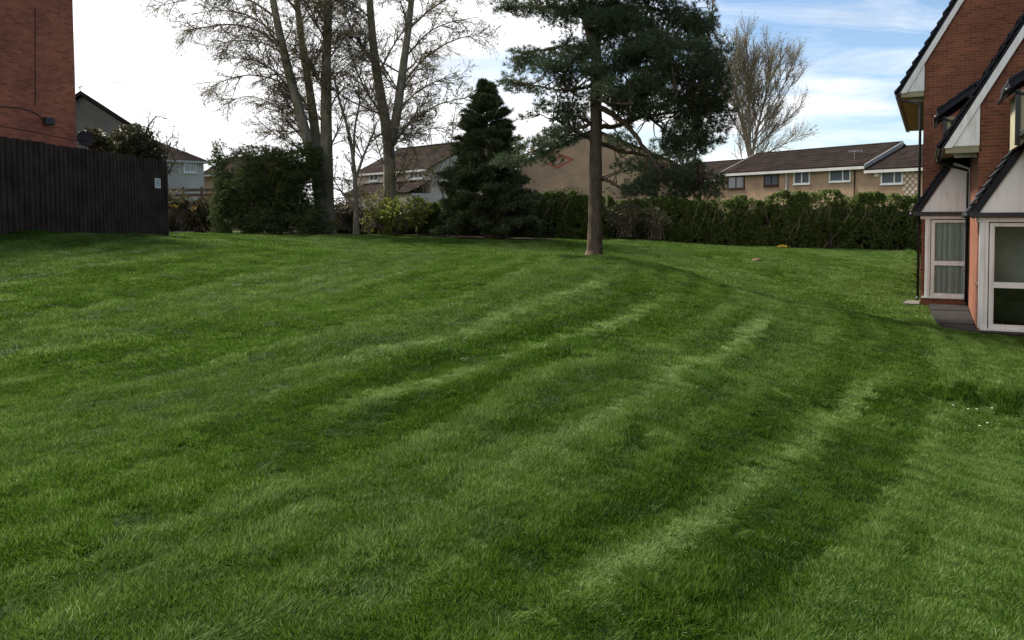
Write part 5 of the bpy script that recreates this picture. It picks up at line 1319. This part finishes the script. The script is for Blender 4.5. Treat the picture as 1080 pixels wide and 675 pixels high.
# mower swaths: a scalar field whose whole numbers run along the pale bands
sw = [(1, [(530, 680), (620, 624), (692, 581), (766, 530), (818, 489), (855, 460), (900, 425), (945, 385)]),
      (2, [(480, 520), (550, 480), (621, 447), (663, 424), (704, 401), (746, 380), (787, 354), (818, 333)]),
      (3, [(300, 455), (373, 427), (471, 401), (533, 377), (590, 358), (637, 344), (684, 325), (715, 313)]),
      (3.8, [(250, 405), (380, 378), (497, 349), (559, 323), (611, 305), (640, 294)])]
def poly_dist(P, x, y):
    best = np.full(x.shape, 1e9); al = np.zeros(x.shape)
    for i in range(len(P) - 1):
        a, b = P[i], P[i + 1]; ab = b - a
        t = np.clip(((x - a[0]) * ab[0] + (y - a[1]) * ab[1]) / (ab @ ab), 0, 1)
        d = np.hypot(x - a[0] - t * ab[0], y - a[1] - t * ab[1]); m = d < best
        best = np.where(m, d, best); al = np.where(m, (i + t) / (len(P) - 1), al)
    return best, al
rows = []; rhs = []
for val, pts in sw:
    for px, py in pts:
        g_ = raycast(px, py, z_smooth); rows.append([1, g_[0], g_[1], g_[0] ** 2 / 10, g_[0] * g_[1] / 10, g_[1] ** 2 / 10]); rhs.append(val)
sw_ground = [np.array([raycast(px, py, z_smooth) for px, py in pts]) for _, pts in sw]
sc6 = np.linalg.lstsq(np.array(rows), np.array(rhs), rcond=None)[0]
def swath(x, y):
    x = np.clip(x, -14, 14); y = np.clip(y, 0, 30)
    return sc6[0] + sc6[1] * x + sc6[2] * y + sc6[3] * x * x / 10 + sc6[4] * x * y / 10 + sc6[5] * y * y / 10
def swath_dir(x, y):
    e = 0.05; gx_ = swath(x + e, y) - swath(x - e, y); gy_ = swath(x, y + e) - swath(x, y - e)
    return np.arctan2(-gx_, gy_)                            # along the band

def in_house(x, y):
    u = x * HU[0] + y * HU[1]; v = x * HV[0] + y * HV[1]
    return ((u > -0.35) & (v > 24.65)) | ((u > 0.28) & (v > 19.32)) | ((u > 0.0 + (24.8 - v) * 0.07) & (v > 19.4) & (v < 24.9)) | ((u > 1.9) & (v > 14.2))

def scatter(name, label, y0, y1, spacing, patch, n_blades, length, width, seed, wmul=0.68):
    xs = np.arange(-wmul * y1 - 2.5, wmul * y1 + 2.5, spacing); ys = np.arange(y0, y1, spacing)
    X, Y = np.meshgrid(xs, ys); X = X.ravel(); Y = Y.ravel()
    X = X + rng.uniform(-.5, .5, len(X)) * spacing; Y = Y + rng.uniform(-.5, .5, len(X)) * spacing
    k = (np.abs(X) < wmul * Y + 2.2) & ~in_house(X, Y)
    sd_, al = cut_sd(X, Y)
    k &= ~((np.abs(sd_ + 0.02) < 0.075) & (al > 0.5))
    # keep clear of the planted bed and the block behind the fence
    fq = (X - FB[0]) * fnor[0] + (Y - FB[1]) * fnor[1]; fs = (X - FB[0]) * fdir[0] + (Y - FB[1]) * fdir[1]
    k &= ~((fq < 0.12) & (fs < 0.1))
    bedf = np.interp(X / np.maximum(Y, 1) * F_PX + 540, [h[0] for h in hx], [h[2] for h in hx]); k &= Y < bedf + 0.25
    k &= np.hypot(X - pb[0], Y - pb[1]) > 0.2
    X, Y, sd_, al = X[k], Y[k], sd_[k], al[k]
    Z = zg(X, Y)
    e = 0.15; dzx = (zg(X + e, Y) - zg(X - e, Y)) / (2 * e); dzy = (zg(X, Y + e) - zg(X, Y - e)) / (2 * e)
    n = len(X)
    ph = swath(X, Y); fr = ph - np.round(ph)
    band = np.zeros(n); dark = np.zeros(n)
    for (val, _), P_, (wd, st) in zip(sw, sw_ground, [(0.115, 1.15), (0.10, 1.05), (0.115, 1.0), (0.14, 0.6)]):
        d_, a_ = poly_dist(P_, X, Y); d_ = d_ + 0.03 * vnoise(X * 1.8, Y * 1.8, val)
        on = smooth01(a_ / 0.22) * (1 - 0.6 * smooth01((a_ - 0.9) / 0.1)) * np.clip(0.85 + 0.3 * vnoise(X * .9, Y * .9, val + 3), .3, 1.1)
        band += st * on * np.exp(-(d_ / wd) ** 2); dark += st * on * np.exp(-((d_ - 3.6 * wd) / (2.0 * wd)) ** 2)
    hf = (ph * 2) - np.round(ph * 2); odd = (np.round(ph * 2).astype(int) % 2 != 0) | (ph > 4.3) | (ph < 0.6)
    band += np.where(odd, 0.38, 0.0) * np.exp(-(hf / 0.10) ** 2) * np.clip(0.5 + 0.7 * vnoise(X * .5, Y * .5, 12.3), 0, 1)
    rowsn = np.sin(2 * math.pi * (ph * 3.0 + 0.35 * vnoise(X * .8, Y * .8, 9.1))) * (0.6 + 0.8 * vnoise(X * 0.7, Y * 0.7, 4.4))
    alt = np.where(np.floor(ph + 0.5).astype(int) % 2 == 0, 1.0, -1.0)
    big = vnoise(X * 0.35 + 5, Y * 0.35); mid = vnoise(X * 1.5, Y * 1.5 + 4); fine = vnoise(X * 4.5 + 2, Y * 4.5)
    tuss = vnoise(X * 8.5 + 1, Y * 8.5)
    tint = 0.36 + 0.07 * big + 0.09 * mid + 0.13 * fine + 0.13 * tuss + 0.62 * band - 0.20 * dark + 0.05 * alt + 0.14 * rowsn  # band term paints the sky sheen of flattened blades as a paler tint
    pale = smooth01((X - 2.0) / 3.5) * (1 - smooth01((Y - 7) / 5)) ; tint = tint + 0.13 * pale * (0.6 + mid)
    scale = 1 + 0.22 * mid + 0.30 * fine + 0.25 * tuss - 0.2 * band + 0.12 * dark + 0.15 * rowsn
    tall = amp_far = smooth01((al - .4) / 1.0) * np.exp(-((sd_ - 0.20) / 0.17) ** 2); scale = scale + 0.9 * tall; tint = tint - 0.34 * tall  # taller grass on the far bank, its shade put into a darker tint
    base_dir = swath_dir(X, Y) + np.where(alt > 0, 0, math.pi)
    rot = base_dir + rng.normal(0, 0.55, n) + 0.8 * mid
    up = (rng.uniform(0, 1, n) < 0.35); rot = np.where(up, rng.uniform(0, 2 * math.pi, n), rot)
    # variants 0-2 upright, 3-5 leaning, 6-7 flattened
    lean = np.clip(band * 1.2 + 0.18 + 0.3 * np.abs(mid), 0, 1); rv = rng.uniform(0, 1, n)
    vi = np.where(rv < lean * 0.45, rng.integers(6, 8, n), np.where(rv < lean * 0.45 + 0.5, rng.integers(3, 6, n), rng.integers(0, 3, n)))
    # align to slope: rotate about X by dzy, about Y by -dzx, then spin about the local axis
    me = bpy.data.meshes.new(name); me.vertices.add(n); me.vertices.foreach_set('co', np.stack([X, Y, Z], 1).astype(np.float32).ravel())
    rots = np.zeros((n, 3), np.float32)
    from mathutils import Euler as E_
    for i in range(n):
        nv = Vector((-dzx[i], -dzy[i], 1.0)).normalized(); q = Vector((0, 0, 1)).rotation_difference(nv)
        rots[i] = (q.to_matrix() @ Matrix.Rotation(rot[i], 3, 'Z')).to_euler()
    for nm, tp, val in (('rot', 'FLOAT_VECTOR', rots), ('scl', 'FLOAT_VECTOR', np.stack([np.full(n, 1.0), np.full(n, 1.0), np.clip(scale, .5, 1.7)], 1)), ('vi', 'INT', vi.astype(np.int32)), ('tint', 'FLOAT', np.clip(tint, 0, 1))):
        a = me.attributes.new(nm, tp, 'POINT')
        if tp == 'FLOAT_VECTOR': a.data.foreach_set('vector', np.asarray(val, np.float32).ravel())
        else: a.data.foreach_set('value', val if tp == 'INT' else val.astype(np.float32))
    col = bpy.data.collections.new(name + '_kinds')
    for v_ in range(8):
        ln = 0.0 if v_ < 3 else (0.5 if v_ < 6 else 0.95)
        col.objects.link(blade_patch('%s_patch_%d' % (name, v_), patch, n_blades, length * (1.0 if v_ < 6 else 1.1), width, ln, seed + v_))
    ob = bpy.data.objects.new(name, me); COL.objects.link(ob)
    ng = bpy.data.node_groups.new(name + '_nodes', 'GeometryNodeTree')
    ng.interface.new_socket('Geometry', in_out='INPUT', socket_type='NodeSocketGeometry'); ng.interface.new_socket('Geometry', in_out='OUTPUT', socket_type='NodeSocketGeometry')
    N = ng.nodes; L_ = ng.links
    gi = N.new('NodeGroupInput'); go = N.new('NodeGroupOutput'); ip = N.new('GeometryNodeInstanceOnPoints'); ci = N.new('GeometryNodeCollectionInfo')
    ci.inputs['Collection'].default_value = col; ci.inputs['Separate Children'].default_value = True; ci.inputs['Reset Children'].default_value = True
    def na(nm, tp):
        x = N.new('GeometryNodeInputNamedAttribute'); x.data_type = tp; x.inputs['Name'].default_value = nm; return x.outputs['Attribute']
    L_.new(gi.outputs[0], ip.inputs['Points']); L_.new(ci.outputs[0], ip.inputs['Instance']); ip.inputs['Pick Instance'].default_value = True
    L_.new(na('vi', 'INT'), ip.inputs['Instance Index']); L_.new(na('rot', 'FLOAT_VECTOR'), ip.inputs['Rotation']); L_.new(na('scl', 'FLOAT_VECTOR'), ip.inputs['Scale'])
    L_.new(ip.outputs[0], go.inputs[0])
    md = ob.modifiers.new('grass', 'NODES'); md.node_group = ng
    tag(ob, label, 'grass', kind='stuff')
    print(name, n)
    return ob
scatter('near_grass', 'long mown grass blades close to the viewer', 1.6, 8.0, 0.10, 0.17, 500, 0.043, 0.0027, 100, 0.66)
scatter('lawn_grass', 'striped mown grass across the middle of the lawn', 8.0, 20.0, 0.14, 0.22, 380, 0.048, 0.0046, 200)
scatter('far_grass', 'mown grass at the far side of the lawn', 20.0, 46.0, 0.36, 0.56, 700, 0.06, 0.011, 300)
